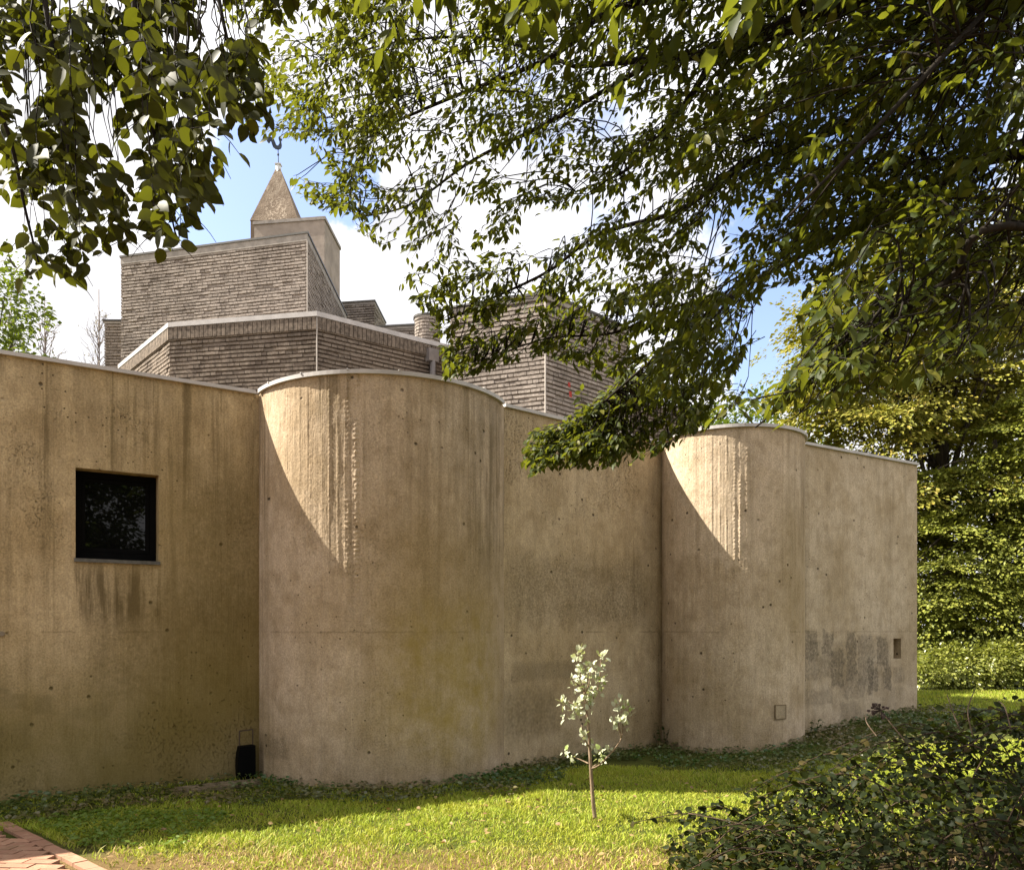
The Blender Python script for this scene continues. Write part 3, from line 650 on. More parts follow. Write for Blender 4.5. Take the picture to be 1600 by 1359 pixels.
# ------------------------------------------------------------------ sapling
sp_=at(930,1283,1250*1.6/(1283-HY)); Ys=sp_[1]; sap=empty('sapling',(sp_[0],sp_[1],0.)); tag(sap,'young sapling with a slim stem and pale silvery leaves on the sunny lawn','tree')
m_sb=bark_mat('sapling_bark',(.30,.22,.15),(.16,.11,.07))
def sxy(px,py,dy=0.): return at(px,py,Ys)+np.array([0,dy,0])
stem=smooth_path([sxy(931,1288),sxy(927,1255),sxy(924,1215),sxy(922,1180),sxy(919,1130),sxy(915,1100,.02),sxy(913,1075,.03),sxy(906,1040,.03),sxy(903,1018,.02)],4)
mb=MB(); mb.tube(stem,.019,.004,8); mb.build('trunk',m_sb,sap,True)
br=[[sxy(922,1200),sxy(935,1194,-.04),sxy(958,1168,-.07),sxy(969,1150,-.08),sxy(971,1125,-.08),sxy(966,1092,-.06)],[sxy(969,1150,-.08),sxy(965,1135,-.12),sxy(962,1125,-.14)],
    [sxy(921,1193),sxy(908,1188,.05),sxy(895,1184,.09)],[sxy(919,1165),sxy(912,1150,-.05),sxy(907,1130,-.08)],[sxy(916,1112),sxy(928,1092,.06),sxy(938,1070,.08),sxy(940,1040,.08),sxy(942,1024,.08)],
    [sxy(916,1112),sxy(900,1102,.03),sxy(885,1095,.05)],[sxy(913,1085),sxy(920,1065,-.06),sxy(921,1040,-.08)],[sxy(922,1200),sxy(932,1196,.05),sxy(940,1190,.08)],[sxy(913,1080),sxy(900,1066,-.07),sxy(893,1062,-.1)]]
mb=MB()
for b in br: mb.tube(smooth_path(b,3),.008,.003,6)
mb.build('branches',m_sb,sap,True)
rng=R(12); P_,D_,N_,S_=[],[],[],[]
def cluster(px,py,n,rad,dy=0.):
    for _ in range(int(n*1.5)):
        o=rng.normal(0,1,3); o=o/np.linalg.norm(o)*rng.random()**.5*rad; p=sxy(px,py,dy)+o*np.array([1,1,1.1])
        d=unit(o/rad*1.0+np.array([0,0,.45])+rng.normal(0,.35,3)); P_.append(p); D_.append(d); N_.append(unit(np.array([-.55,-.35,.6])+rng.normal(0,.5,3))); S_.append(.042*(.65+.7*rng.random()))
for a in ((905,1016,12,.05),(902,1032,8,.05),(942,1026,11,.045,.08),(940,1043,4,.03,.08),(921,1040,8,.05,-.08),(909,1050,12,.07),(927,1055,12,.07,0.),(898,1066,12,.06,-.09),(915,1075,18,.09),(930,1078,12,.07,.05),(942,1060,7,.04,.08),(936,1080,7,.05),
          (883,1098,10,.05,.05),(896,1108,10,.06,.02),(908,1095,12,.07),(885,1118,5,.05,.03),(926,1104,7,.05),(905,1120,7,.06),(921,1130,3,.03),(909,1150,7,.04,-.07),(920,1160,6,.05),(928,1165,3,.03),(885,1178,7,.035,.09),(896,1183,4,.025,.08),(893,1192,2,.02,.08),
          (940,1182,11,.05,.08),(945,1190,4,.03,.08),(950,1170,4,.025,-.06),(966,1095,9,.05,-.06),(974,1105,12,.055,-.07),(984,1111,6,.04,-.08),(965,1125,8,.045,-.14),(955,1128,4,.035,-.12),(978,1130,5,.04,-.09)): cluster(*a)
m_sl=leaf_mat('silver_leaf',(.42,.45,.28),(.56,.57,.42),(.26,.34,.09),.30,(.40,.42,.14),.5,.4)
build_leaves('leaves',P_,D_,N_,S_,'ovate',m_sl,sap)

# ------------------------------------------------------------------ grass and ground cover
rng=R(77)
def scatter(n,x0,x1,y0,y1):
    x=rng.uniform(x0,x1,n); y=rng.uniform(y0,y1,n); return x,y
def path_side(x,y):      # >0 on the path
    return (x-pe0[0])*pn[0]+(y-pe0[1])*pn[1]
def along(x,y): return (x-pe0[0])*pdir[0]+(y-pe0[1])*pdir[1]
def shade_zone(x,y):     # distance from the wall line, positive towards the lawn
    front=np.full(x.shape,1e9); pts=[A0]+arc1[::4]+arc2[::4]+[G]
    for a,b in zip(pts[:-1],pts[1:]):
        d=b-a; L2=d@d; t=np.clip(((x-a[0])*d[0]+(y-a[1])*d[1])/L2,0,1); front=np.minimum(front,np.hypot(x-a[0]-t*d[0],y-a[1]-t*d[1]))
    return front
def bheight(x,y):
    hx=np.interp(x,[.98,1.28,1.9,2.5,3.2,5.],[.04,.24,.60,.80,.94,1.02]); yc=5.0+.15*(x-2); return hx*np.clip(1-((y-yc)/1.05)**2,0,1)**.5
def grass_mesh(name,x,y,h,wd,mat,lean=.5):
    n=len(x); z=zg(x,y)+.02*(vnoise(x*1.3,y*1.3,5)-.5)-.004; a=rng.uniform(0,2*np.pi,n); dx,dy=np.cos(a),np.sin(a); b=rng.uniform(0,2*np.pi,n); lx,ly=np.cos(b)*lean*rng.random(n),np.sin(b)*lean*rng.random(n)
    base=np.stack([x,y,z],1); s=np.stack([dx,dy,np.zeros(n)],1)*wd[:,None]; l=np.stack([lx,ly,np.zeros(n)],1)*h[:,None]; up=np.array([0,0,1.])*h[:,None]
    V=np.stack([base-s/2,base+s/2,base+up*.55+l*.35+s*.38,base+up*.55+l*.35-s*.38,base+up*.95+l],1)
    loops=(np.arange(n)[:,None]*5+np.array([0,1,2,3,3,2,4])[None]).ravel(); st=(np.arange(n)[:,None]*7+np.array([0,4])[None]).ravel()
    o=raw_mesh(name,V.reshape(-1,3),loops,st,mat); return o
x,y=scatter(260000,-4.6,7.5,4.9,9.4); 
keep=(~in_poly(x,y,FOOT))&(np.abs(x)<y*.70)&(shade_zone(x,y)>.03)
ps=path_side(x,y); keep&=~((ps>-.05)&(along(x,y)<1.85)); keep&=~((ps>-.35+.22*vnoise(x*4,y*4,9))&(along(x,y)<.9)&(rng.random(len(x))<.85))
dryf=np.clip((5.95+.9*(vnoise(x*1.7,y*1.7,31)-.5)-y)/.5,0,1); keep&=rng.random(len(x))>dryf*.45
keep&=rng.random(len(x))<.50+.5*vnoise(x*2.2,y*2.2,14)
dz=shade_zone(x,y); keep&=~((dz<np.where(x<-2.2,1.0,np.where(x<1.7,.62,1.4)))&(rng.random(len(x))<.78))
keep&=~((np.abs((x-sl0[0])*ca+(y-sl0[1])*sa)<.46)&(np.abs(-(x-sl0[0])*sa+(y-sl0[1])*ca)<.2))
keep&=~((x>1.0)&(bheight(x,y)>.16)&(rng.random(len(x))<.9))
x,y=x[keep],y[keep]
hh=(.020+.036*rng.random(len(x)))*(.55+.9*vnoise(x*3,y*3,17)); ww=.0062+.0055*rng.random(len(x))
m_g,nt=new_mat('grass_blades'); q=N(nt); geo=q.n('ShaderNodeNewGeometry'); P=geo.outputs['Position']; rnd=geo.outputs['Random Per Island']; sp=q.n('ShaderNodeSeparateXYZ'); q.l(P,sp.inputs[0])
c=q.mix(rnd,(.41,.46,.046),(.24,.32,.030)); c=q.mix(q.smooth(q.math('FRACT',q.math('MULTIPLY',rnd,5.7)),.72,.95),c,(.44,.38,.10))
c=q.mix(q.math('MULTIPLY',q.smooth(q.noise(P,1.3,4,.6),.45,.65),.4),c,(.46,.43,.05))
dry=q.smooth(q.math('ADD',sp.outputs[1],q.math('MULTIPLY',q.math('SUBTRACT',q.noise(P,2.2,4,.6),.5),1.4)),6.15,5.6)
c=q.mix(q.math('MULTIPLY',dry,q.smooth(q.math('FRACT',q.math('MULTIPLY',rnd,3.3)),.5,.7)),c,(.52,.37,.18))
p=q.principled(c,.55,.25); t=q.n('ShaderNodeBsdfTranslucent'); q.l(c,t.inputs[0]); ms=q.n('ShaderNodeMixShader'); ms.inputs[0].default_value=.35; q.l(p.outputs[0],ms.inputs[1]); q.l(t.outputs[0],ms.inputs[2]); q.out(ms)
gr_=grass_mesh('grass',x,y,hh,ww,m_g,1.4); tag(gr_,'short yellow green lawn grass with a dry brown front edge','grass',kind='stuff')
# far lawn beside the building end
x,y=scatter(26000,6.3,13,10.,16.5); keep=(~in_poly(x,y,FOOT))&(x<y*.7); x,y=x[keep],y[keep]
o=grass_mesh('far_grass',x,y,.04+.04*rng.random(len(x)),.008+.006*rng.random(len(x)),m_g,.9); tag(o,'mown grass strip beyond the far end of the concrete wall','grass',kind='stuff')
# broad-leaved ground cover in the wall's shade
x,y=scatter(70000,-4.7,7.2,6.,12.8); dz=shade_zone(x,y); lim=np.where(x<-2.2,1.15,np.where(x<1.7,.72,1.55))
keep=(~in_poly(x,y,FOOT))&(dz>.02)&(dz<lim*(.6+.8*vnoise(x*2,y*2,41)))&(rng.random(len(x))<.35+.65*vnoise(x*2.7,y*2.7,43))&(np.abs(x)<y*.72)
keep&=~((path_side(x,y)>.28)&(along(x,y)<1.55)); keep&=~((x<-3.2)&(dz<.12)&(rng.random(len(x))<.8))
sx=(x-sl0[0])*ca+(y-sl0[1])*sa; sy_=-(x-sl0[0])*sa+(y-sl0[1])*ca; keep&=~((np.abs(sx)<.40)&(np.abs(sy_-.03)<.12))
x,y=x[keep],y[keep]; n=len(x); z=zg(x,y)+.02+.07*rng.random(n)
P_=np.stack([x,y,z],1); a=rng.uniform(0,2*np.pi,n); D_=np.stack([np.cos(a),np.sin(a),.15*rng.normal(size=n)],1); N_=np.array([0,0,1.])+rng.normal(0,.45,(n,3)); S_=.026+.032*rng.random(n)
m_gc=leaf_mat('ground_cover_leaf',(.030,.075,.018),(.065,.125,.024),(.13,.17,.05),.3,(.07,.13,.02),.3,.6,patch=((.15,.12,.05),.5))
o=build_leaves('ground_cover',P_,D_,N_,S_,'ovate',m_gc,None); tag(o,'low dark green leafy weeds carpeting the shaded strip along the wall','ground cover',kind='stuff')
# clover-like fresh patch at the lawn tip
x,y=scatter(5200,-3.9,-1.6,5.85,7.0); keep=(vnoise(x*2.5,y*2.5,51)*.6+(x<-2.4)*.35>.45)&(path_side(x,y)<-.12)&(rng.random(len(x))<np.clip((-1.5-x)/1.8,0,1)); x,y=x[keep],y[keep]; n=len(x)
a=rng.uniform(0,2*np.pi,n); P_=np.stack([x,y,.02+.035*rng.random(n)],1); D_=np.stack([np.cos(a),np.sin(a),.2*rng.normal(size=n)],1); N_=np.array([0,0,1.])+rng.normal(0,.4,(n,3))
o=build_leaves('clover',P_,D_,N_,.02+.022*rng.random(n),'ovate',leaf_mat('clover_leaf',(.10,.17,.02),(.14,.20,.025),None,.35,(.2,.3,.02),.4,.4),None); tag(o,'fresh bright green clover patch at the lawn tip by the brick path','clover',kind='stuff')
x,y=scatter(420,-3.2,5.5,5.3,8.6); keep=(~in_poly(x,y,FOOT))&(path_side(x,y)<0); x,y=x[keep],y[keep]; n=len(x); a=rng.uniform(0,2*np.pi,n)
o=build_leaves('fallen_leaves',np.stack([x,y,zg(x,y)+.035+.02*rng.random(n)],1),np.stack([np.cos(a),np.sin(a),.2*rng.normal(size=n)],1),np.array([0,0,1.])+rng.normal(0,.35,(n,3)),.025+.03*rng.random(n),'ovate',leaf_mat('fallen_leaf',(.20,.12,.05),(.30,.22,.09),(.12,.07,.03),.15),None); tag(o,'scattered small dry brown leaves lying on the lawn','fallen leaves',kind='stuff')
# tall weeds at the wall foot
m_wd=leaf_mat('weed_leaf',(.035,.06,.012),(.07,.09,.02),None,.3)
def weed(px,py,Yd,h,n,spread,label):
    c0=at(px,py,Yd); z0=float(zg(c0[0],c0[1])); e=empty('wall_weed',(c0[0],c0[1],z0)); tag(e,label,'plant','weeds at the wall foot'); rg=R(int(px)); P_,D_,N_,S_=[],[],[],[]; mb=MB()
    for i in range(n):
        d=np.array([rg.normal(0,spread),rg.normal(0,spread*.5),1.]); L=h*(.5+.6*rg.random()); b=np.array([c0[0]+rg.normal(0,.05),c0[1]+rg.normal(0,.03),z0]); pts=[b+d*L*t+np.array([0,0,-.1*L*t*t]) for t in (0,.35,.7,1.)]; mb.tube(pts,.004,.002,5)
        for t in np.linspace(.15,1,7):
            p=b+d*L*t; P_.append(p); D_.append(rg.normal(0,1,3)*np.array([1,1,.5])+np.array([0,0,.2])); N_.append(np.array([0,0,1])+rg.normal(0,.5,3)); S_.append(.05*(.6+.6*rg.random()))
    mb.build('stems',m_wd,e); build_leaves('leaves',P_,D_,N_,S_,'ovate',m_wd,e)
weed(1037,1165,11.0,.32,7,.25,'dark weed growing in the joint left of the far rounded bay')
weed(1222,1160,10.55,.26,8,.6,'leafy weed at the foot of the far rounded bay by the square patch')
weed(1266,1150,11.0,.22,6,.5,'small weed below the rubbed out graffiti at the bay corner')

# ------------------------------------------------------------------ bramble in the right foreground
rng=R(5); bz=empty('bramble_bush',(2.9,5.3,0.)); tag(bz,'tangled dark bramble bush with bare arching canes in the right foreground','bush')
sp=Spray(rng); m_bl=leaf_mat('bramble_leaf',(.010,.016,.004),(.020,.027,.006),(.07,.055,.018),.20,(.11,.13,.012),.5,.10)
nL=0
P_,D_,N_,S_=[],[],[],[]
for _ in range(21000):
    x=rng.uniform(.8,5.0); y=rng.uniform(3.75,6.5); h=float(bheight(x,y))
    if h<.08: continue
    z=h*(1-.85*rng.random()**1.7)*(.75+.5*vnoise(x*3.1,y*3.1,66))+rng.normal(0,.05); 
    if rng.random()<.18*(vnoise(x*2,y*2,61)>.55): continue
    if rng.random()>.45+.7*vnoise(x*2.6,y*2.6+z*3,62): continue
    o=unit(np.array([rng.normal(0,.7),-.35+rng.normal(0,.6),-.15+rng.normal(0,.35)]))
    P_.append((x,y,z+float(zg(x,y)))); D_.append(o); N_.append(unit(np.array([-.15,-.2,.8])+rng.normal(0,.55,3))); S_.append(.043*(.6+.8*rng.random()))
canes=MB()
for i in range(70):
    x=rng.uniform(1.35,4.6); y=rng.uniform(4.2,5.7); h=float(bheight(x,y)); z0=float(zg(x,y)); a=rng.uniform(-.6,.6)+ (math.pi if rng.random()<.65 else 0); L=.5+.7*rng.random()
    pts=[np.array([x-math.cos(a)*L*.5, y-math.sin(a)*L*.3, z0+.0]),np.array([x-math.cos(a)*L*.2,y-math.sin(a)*L*.1,z0+h*.75]),np.array([x+math.cos(a)*L*.25,y+math.sin(a)*L*.15,z0+h*1.02+.04]),np.array([x+math.cos(a)*L*.75,y+math.sin(a)*L*.4,z0+h*.85])]
    pth=smooth_path(pts,5); canes.tube(pth,.006,.0025,5)
    for p in pth[6:]:
        if rng.random()<.75:
            for k in range(3):
                P_.append(p+rng.normal(0,.015,3)); D_.append(unit(rng.normal(0,1,3)*np.array([1,1,.4]))); N_.append(unit(np.array([0,0,1.])+rng.normal(0,.35,3))); S_.append(.06*(.6+.6*rng.random()))
build_leaves('leaves',P_,D_,N_,S_,'ovate',m_bl,bz)
m_cane=bark_mat('cane_bark',(.07,.045,.03),(.03,.02,.014)); canes.build('canes',m_cane,bz,True)
# bare canes and the dry seed head
m_dry=bark_mat('dry_cane',(.15,.11,.075),(.08,.055,.035))
for pl in ([(1425,1170),(1400,1140),(1378,1112)],[(1590,1290),(1500,1240),(1400,1225)],[(1600,1230),(1520,1215),(1440,1235)],[(1500,1140),(1488,1110),(1480,1085)],[(1520,1150),(1512,1110),(1522,1080)],[(1580,1140),(1570,1105),(1560,1095)],[(1230,1310),(1150,1285),(1075,1270)],[(1370,1150),(1355,1130),(1352,1118)],[(1340,1300),(1420,1250),(1540,1300)],[(1240,1270),(1330,1250),(1400,1300)]):
    Y=rng.uniform(4.7,5.3); mb=MB(); mb.tube(smooth_path([at(a,b,Y+.1*k) for k,(a,b) in enumerate(pl)],5),.007 if pl[0]==(1425,1170) else .004,.003,6); mb.build('bare_cane',m_dry,bz,True)
mb=MB(); h0=at(1376,1110,5.0)
for _ in range(26):
    d=unit(rng.normal(0,1,3)+np.array([-.7,0,.3])); e=h0+d*(.03+.05*rng.random()); mb.tube([h0,e],.002,.002,4); mb.box(tuple(e),(.012,.012,.014),rng.random())
mb.build('seed_head',plain_mat('dry_seed',(.05,.035,.03),.9),bz)

# ------------------------------------------------------------------ overhanging trees
def grow(root, limbs, regions, seed, leaf_kind, mleaf, mbark, clear=()):
    rng=R(seed)
    def accept(p):
        px=CX+F*p[0]/p[1]; py=HY-F*(p[2]-EYE)/p[1]
        return not any(in_poly1(px,py,c) for c in clear)
    S=Spray(rng); limb_pts=[]
    wood=MB()
    for k,(pts,ra,rb_) in enumerate(limbs):
        pth=smooth_path(pts,6); wood.tube(pth,ra,rb_,8); limb_pts+=pth
    LP=np.array(limb_pts)
    for rg_ in regions:
        poly=rg_['poly']; xs=[p[0] for p in poly]; ys=[p[1] for p in poly]; cnt=0; tries=0
        while cnt<rg_['n'] and tries<rg_['n']*30:
            tries+=1; px=rng.uniform(min(xs),max(xs)); py=rng.uniform(min(ys),max(ys))
            if not in_poly(np.array([px]),np.array([py]),poly)[0]: continue
            if vnoise(px/rg_.get('cell',75.)+3.1,py/rg_.get('cell',75.)*1.3,seed+9)<rg_.get('gap',.33): continue
            Y=max(2.95,rg_['Y'](px,py)+rng.normal(0,rg_.get('dy',.3))); b=at(px,py,Y)
            dd=np.array(rg_['dir'],float)+rng.normal(0,rg_.get('jit',.35),3)
            S.twig(b,dd,rg_['len']*(.6+.8*rng.random()),rg_['size'],rg_['step'],rg_.get('droop',.5),rg_.get('depth',1),.0035,(0,0,1),accept)
            # twig back to the nearest limb
            dist=np.linalg.norm(LP-b,axis=1)+.8*np.maximum(0,b[0]-LP[:,0])*rg_.get('side',1)
            j=int(np.argmin(dist)); t=LP[j]
            mid=(t+b)/2+np.array([0,0,.06])-unit(dd)*.08
            if np.linalg.norm(t-b)<.95 and accept(t) and accept(mid) and accept(t*.7+b*.3) and accept(t*.3+b*.7):
                S.wood.tube(smooth_path([t,mid,b],3),.006,.0033,4)
            cnt+=1
    wood.build('limbs',mbark,root,True)
    S.wood.build('twigs',mbark,root,True)
    build_leaves('leaves',S.P,S.D,S.N,S.S,leaf_kind,mleaf,root)
    print('leaves',root.name,len(S.P))
m_bark=bark_mat('dark_bark',(.026,.020,.015),(.011,.009,.007))
rt=empty('overhanging_tree',(5.0,4.2,0.)); tag(rt,'large tree with dense drooping leafy boughs reaching in from the right','tree','overhanging trees')
a4=lambda l: [at(*p) for p in l]
tr=np.array([5.0,4.2,0.])
trunk=[tr+np.array([0,0,-.15]),tr+np.array([.05,0,1.5]),tr+np.array([-.05,.05,3.2]),tr+np.array([-.2,.0,4.8]),tr+np.array([-.3,.1,7.])]
mb=MB(); mb.tube(smooth_path(trunk,5),.24,.10,12); mb.build('trunk',m_bark,rt,True)
tz=lambda z: tr+np.array([-.1,0,z])
limbs=[([tz(4.3)]+a4([(1700,-150,3.9),(1310,12,4.3),(1200,52,4.6),(1120,82,4.9),(1030,92,5.2),(900,105,5.6)]),.075,.012),
 (a4([(1310,12,4.3),(1150,-10,4.7),(960,15,5.1),(860,90,5.5),(700,155,5.9),(600,200,6.2),(540,240,6.3)]),.028,.005),
 (a4([(1120,82,4.9),(1080,150,5.1),(1045,195,5.3),(980,265,5.5),(900,300,5.8)]),.025,.005),
 ([tz(3.9)]+a4([(1660,80,4.1),(1300,205,4.7),(1150,265,5.1),(1060,330,5.7),(937,366,6.1),(855,425,6.3),(760,470,6.4),(700,500,6.4)]),.032,.005),
 ([tz(3.5)]+a4([(1660,240,4.0),(1400,330,4.5),(1250,400,5.4),(1130,470,6.2),(1010,570,6.9),(920,650,7.4),(860,710,7.5)]),.030,.005),
 ([tz(3.0)]+a4([(1640,360,3.2),(1480,440,3.2),(1350,535,3.25),(1240,620,3.3),(1180,668,3.3)]),.020,.003),
 (a4([(1700,-150,3.9),(1500,60,3.2),(1350,220,3.0),(1230,340,3.0)]),.014,.004),
 (a4([(900,105,5.6),(760,60,6.0),(600,70,6.3),(480,120,6.5)]),.015,.004),
 (a4([(1030,92,5.2),(860,190,5.7),(740,250,6.),(640,320,6.2),(560,340,6.3)]),.018,.004),
 (a4([(1130,470,6.2),(1050,480,6.3),(960,520,6.4),(850,530,6.4),(740,570,6.4)]),.015,.004)]
Yf=lambda px,py: float(np.interp(px,[430,900,1200,1600],[5.7,5.5,4.9,4.0]))
P1=[(425,-60),(440,60),(450,150),(490,215),(535,245),(520,275),(560,325),(610,375),(690,370),(745,320),(830,325),(900,320),(960,345),(1010,415),(1180,440),(1260,430),(1340,465),(1420,510),(1640,530),(1640,-60)]
P1r=[(900,-60),(960,340),(1010,415),(1180,440),(1260,430),(1340,465),(1420,510),(1640,530),(1640,-60)]
dl=(-.85,-.05,-.38)
regions=[dict(poly=P1,n=690,Y=Yf,dy=.45,dir=dl,len=.38,size=.061,step=.034,gap=.39,cell=38),
 dict(poly=P1r,n=125,Y=lambda px,py:Yf(px,py)-.3,dy=.5,dir=dl,len=.36,size=.060,step=.036,gap=.40,cell=44),
 dict(poly=[(1180,-60),(1150,200),(1220,400),(1400,470),(1640,520),(1640,-60)],n=26,Y=lambda px,py:3.4,dy=.3,dir=dl,len=.36,size=.072,step=.044,gap=.35,cell=120),
 dict(poly=[(455,262),(470,300),(530,320),(600,320),(560,280)],n=9,Y=lambda a,b:6.2,dy=.15,dir=(-.9,0,-.15),len=.4,size=.08,step=.045,gap=0),
 dict(poly=[(650,440),(660,405),(760,400),(860,380),(960,350),(1000,430),(900,450),(780,440)],n=40,Y=lambda a,b:6.35,dy=.18,dir=(-.85,0,-.45),len=.33,size=.078,step=.040,gap=.12),
 dict(poly=[(680,500),(760,465),(900,450),(1010,415),(1190,445),(1190,490),(1140,550),(1050,550),(960,530),(920,555),(850,525),(790,565),(720,570)],n=135,Y=lambda a,b:6.4,dy=.18,dir=(-.85,0,-.40),len=.33,size=.078,step=.039,gap=.16,cell=60),
 dict(poly=[(850,725),(880,655),(920,640),(990,575),(1060,555),(1150,555),(1170,610),(1120,645),(1060,685),(970,715),(900,722)],n=190,Y=lambda a,b:7.5,dy=.18,dir=(-.9,0,-.30),len=.34,size=.086,step=.040,gap=.05,cell=60),
 dict(poly=[(1225,640),(1270,560),(1255,500),(1320,455),(1420,470),(1640,470),(1640,540),(1500,575),(1440,595),(1350,625)],n=62,Y=lambda a,b:3.25,dy=.18,dir=(-.85,0,-.42),len=.30,size=.068,step=.042,gap=.22,cell=60),
 dict(poly=[(1060,400),(1210,440),(1200,540),(1150,640),(1060,640),(1040,500)],n=30,Y=lambda a,b:5.7,dy=.3,dir=(-.7,0,-.7),len=.36,size=.085,step=.042,gap=.15,cell=60)]
m_rl=leaf_mat('bough_leaf',(.024,.037,.007),(.048,.062,.010),(.13,.125,.018),.36,(.21,.23,.016),.5,.15)
CLEAR=[[(300,232),(395,236),(432,215),(500,228),(450,268),(452,300),(500,330),(545,350),(600,395),(640,400),(620,460),(660,490),(690,560),(690,620),(0,620),(0,460),(300,410)],
 [(700,600),(850,556),(905,580),(890,640),(815,660),(815,748),(870,735),(960,735),(1045,708),(1110,668),(1150,640),(1175,690),(1240,655),(1430,612),(1600,560),(1600,1359),(0,1359),(0,620)],[(835,332),(900,330),(905,345),(860,375),(830,362)],
 [(1195,450),(1262,445),(1240,500),(1255,548),(1200,600),(1160,590),(1192,540)],[(545,400),(625,402),(615,470),(560,480)]]
top=dict(poly=[(520,-60),(700,-700),(1700,-900),(1800,-60)],n=420,Y=lambda a,b:float(np.interp(a,[500,1700],[5.3,3.6])),dy=.6,dir=dl,len=.6,size=.11,step=.06,gap=.2,cell=160)  # unseen boughs added above the frame to shade the canopy below
grow(rt,limbs,regions+[top,dict(poly=[(1620,-150),(1640,560),(1850,420),(2000,150),(2000,-150)],n=110,Y=lambda a,b:3.9,dy=.45,dir=dl,len=.4,size=.08,step=.042,gap=.2)],101,'lance',m_rl,m_bark,CLEAR)

lt=empty('overhanging_tree',(-3.9,1.6,0.)); tag(lt,'tree with large round leaves hanging into the top left corner','tree','overhanging trees')
tl=np.array([-3.9,1.6,0.]); mb=MB(); mb.tube(smooth_path([tl+np.array([0,0,-.15]),tl+np.array([.05,0,1.8]),tl+np.array([-.05,.05,3.4]),tl+np.array([.1,.1,5.2])],5),.17,.08,12); mb.build('trunk',m_bark,lt,True)
Yl=3.1
limbs=[([tl+np.array([0,.05,3.6])]+a4([(-120,-160,2.9),(60,-130,3.0),(200,-90,3.1),(330,-70,3.3),(420,-40,3.5)]),.05,.008),
 (a4([(60,-130,3.0),(70,0,3.0),(90,130,3.0),(110,260,3.0),(120,370,3.05)]),.012,.003),(a4([(200,-90,3.1),(215,60,3.1),(235,180,3.1),(260,300,3.15),(275,370,3.2)]),.012,.003),
 (a4([(330,-70,3.3),(350,40,3.3),(375,130,3.35),(400,200,3.4)]),.010,.003),(a4([(-120,-160,2.9),(-60,60,2.8),(10,200,2.9),(40,330,3.0),(60,410,3.0)]),.012,.003)]
m_ll=leaf_mat('round_leaf',(.026,.030,.008),(.044,.046,.010),(.10,.10,.013),.32,(.13,.14,.008),.5,.12)
rng=R(202); S=Spray(rng); wood=MB(); LP=[]
for pts,ra,rb_ in limbs:
    pth=smooth_path(pts,6); wood.tube(pth,ra,rb_,8); LP+=pth
ymx=lambda x: float(np.interp(x,[-40,0,45,100,128,150,195,206,222,240,290,312,332,348,400,420,432,445],[380,395,445,440,420,335,405,270,255,395,400,320,300,205,205,185,150,90]))
def hang(x0,yend,Y,y0=-70,dx=30):
    n=7; pts=[at(x0+dx*(i/n)**1.3+rng.normal(0,5)-dx*.0, y0+(yend-y0)*i/n, Y+rng.normal(0,.03)) for i in range(n+1)]
    pth=smooth_path(pts,3); S.wood.tube(pth,.0035,.0012,4); L=sum(np.linalg.norm(pth[i+1]-pth[i]) for i in range(len(pth)-1)); k=int(L/.040); side=1
    for j in range(1,k+1):
        f=j/k*(len(pth)-1); i=min(int(f),len(pth)-2); p=pth[i]+(pth[i+1]-pth[i])*(f-i); side=-side
        px=CX+F*p[0]/p[1]; py=HY-F*(p[2]-EYE)/p[1]
        if vnoise(px/46+9,py/52,88)<.40 and j<k-2: continue
        S.leaf(p,unit(np.array([side*.65+rng.normal(0,.3),rng.normal(0,.5),-.65+rng.normal(0,.3)])),unit(np.array([rng.normal(0,.6),-.75,.45])+rng.normal(0,.4,3)),.066*(.5+.75*rng.random()))
        if rng.random()<.36:
            d=unit(np.array([side*.8+rng.normal(0,.2),rng.normal(0,.4),-.35])); q0=p.copy(); tp=[q0.copy()]
            for m_ in range(int(rng.integers(2,5))):
                d=unit(d+np.array([0,0,-.22])); q0=q0+d*.036; tp.append(q0.copy())
                if py<ymx(CX+F*q0[0]/q0[1])-8: S.leaf(q0,unit(np.array([(-1)**m_*.5+d[0]*.4,rng.normal(0,.5),-.6+rng.normal(0,.3)])),unit(np.array([rng.normal(0,.6),-.7,.5])+rng.normal(0,.4,3)),.062*(.5+.75*rng.random()))
            S.wood.tube(tp,.0018,.001,4)
for k in range(66):
    x0=rng.uniform(-60,405); dx=rng.uniform(5,45); ye=ymx(x0+dx)*(rng.uniform(.35,1.) if k%3 else rng.uniform(.9,1.))-24
    hang(x0,max(40,ye),3.1+rng.normal(0,.28),-70,dx)
for (x0,ye,dx) in ((30,420,25),(60,425,45),(20,400,50),(95,375,95),(150,375,45),(215,375,35),(225,385,55),(240,350,60),(230,300,95),(330,205,65),(350,190,75),(300,190,25),(80,430,25),(170,300,20)): hang(x0,ye,3.1+rng.normal(0,.1),-70,dx)
up=[at(-120,-160,2.9),at(0,-330,3.8),at(150,-420,4.3),at(330,-500,4.5),at(460,-560,4.5)]; upth=smooth_path(up,6); wood.tube(upth,.04,.008,8)  # unseen upper crown, added above the frame to dapple the bramble with shade
S2=Spray(R(203)); S2.wood=S.wood
for k in range(120):
    px,py,Y=rng.uniform(-150,560),rng.uniform(-800,-100),4.35+rng.normal(0,.25); b=at(px,py,Y); S2.twig(b,np.array([.5,0,-.6])+rng.normal(0,.4,3),.4,.095,.055,.5,1)
    t=upth[int(np.argmin([np.linalg.norm(p-b) for p in upth]))]; S.wood.tube(smooth_path([t,(t+b)/2+np.array([0,0,.08]),b],3),.008,.0035,4)
S.P+=S2.P; S.D+=S2.D; S.N+=S2.N; S.S+=S2.S
wood.build('limbs',m_bark,lt,True); S.wood.build('twigs',m_bark,lt,True); build_leaves('leaves',S.P,S.D,S.N,S.S,'ovate',m_ll,lt)

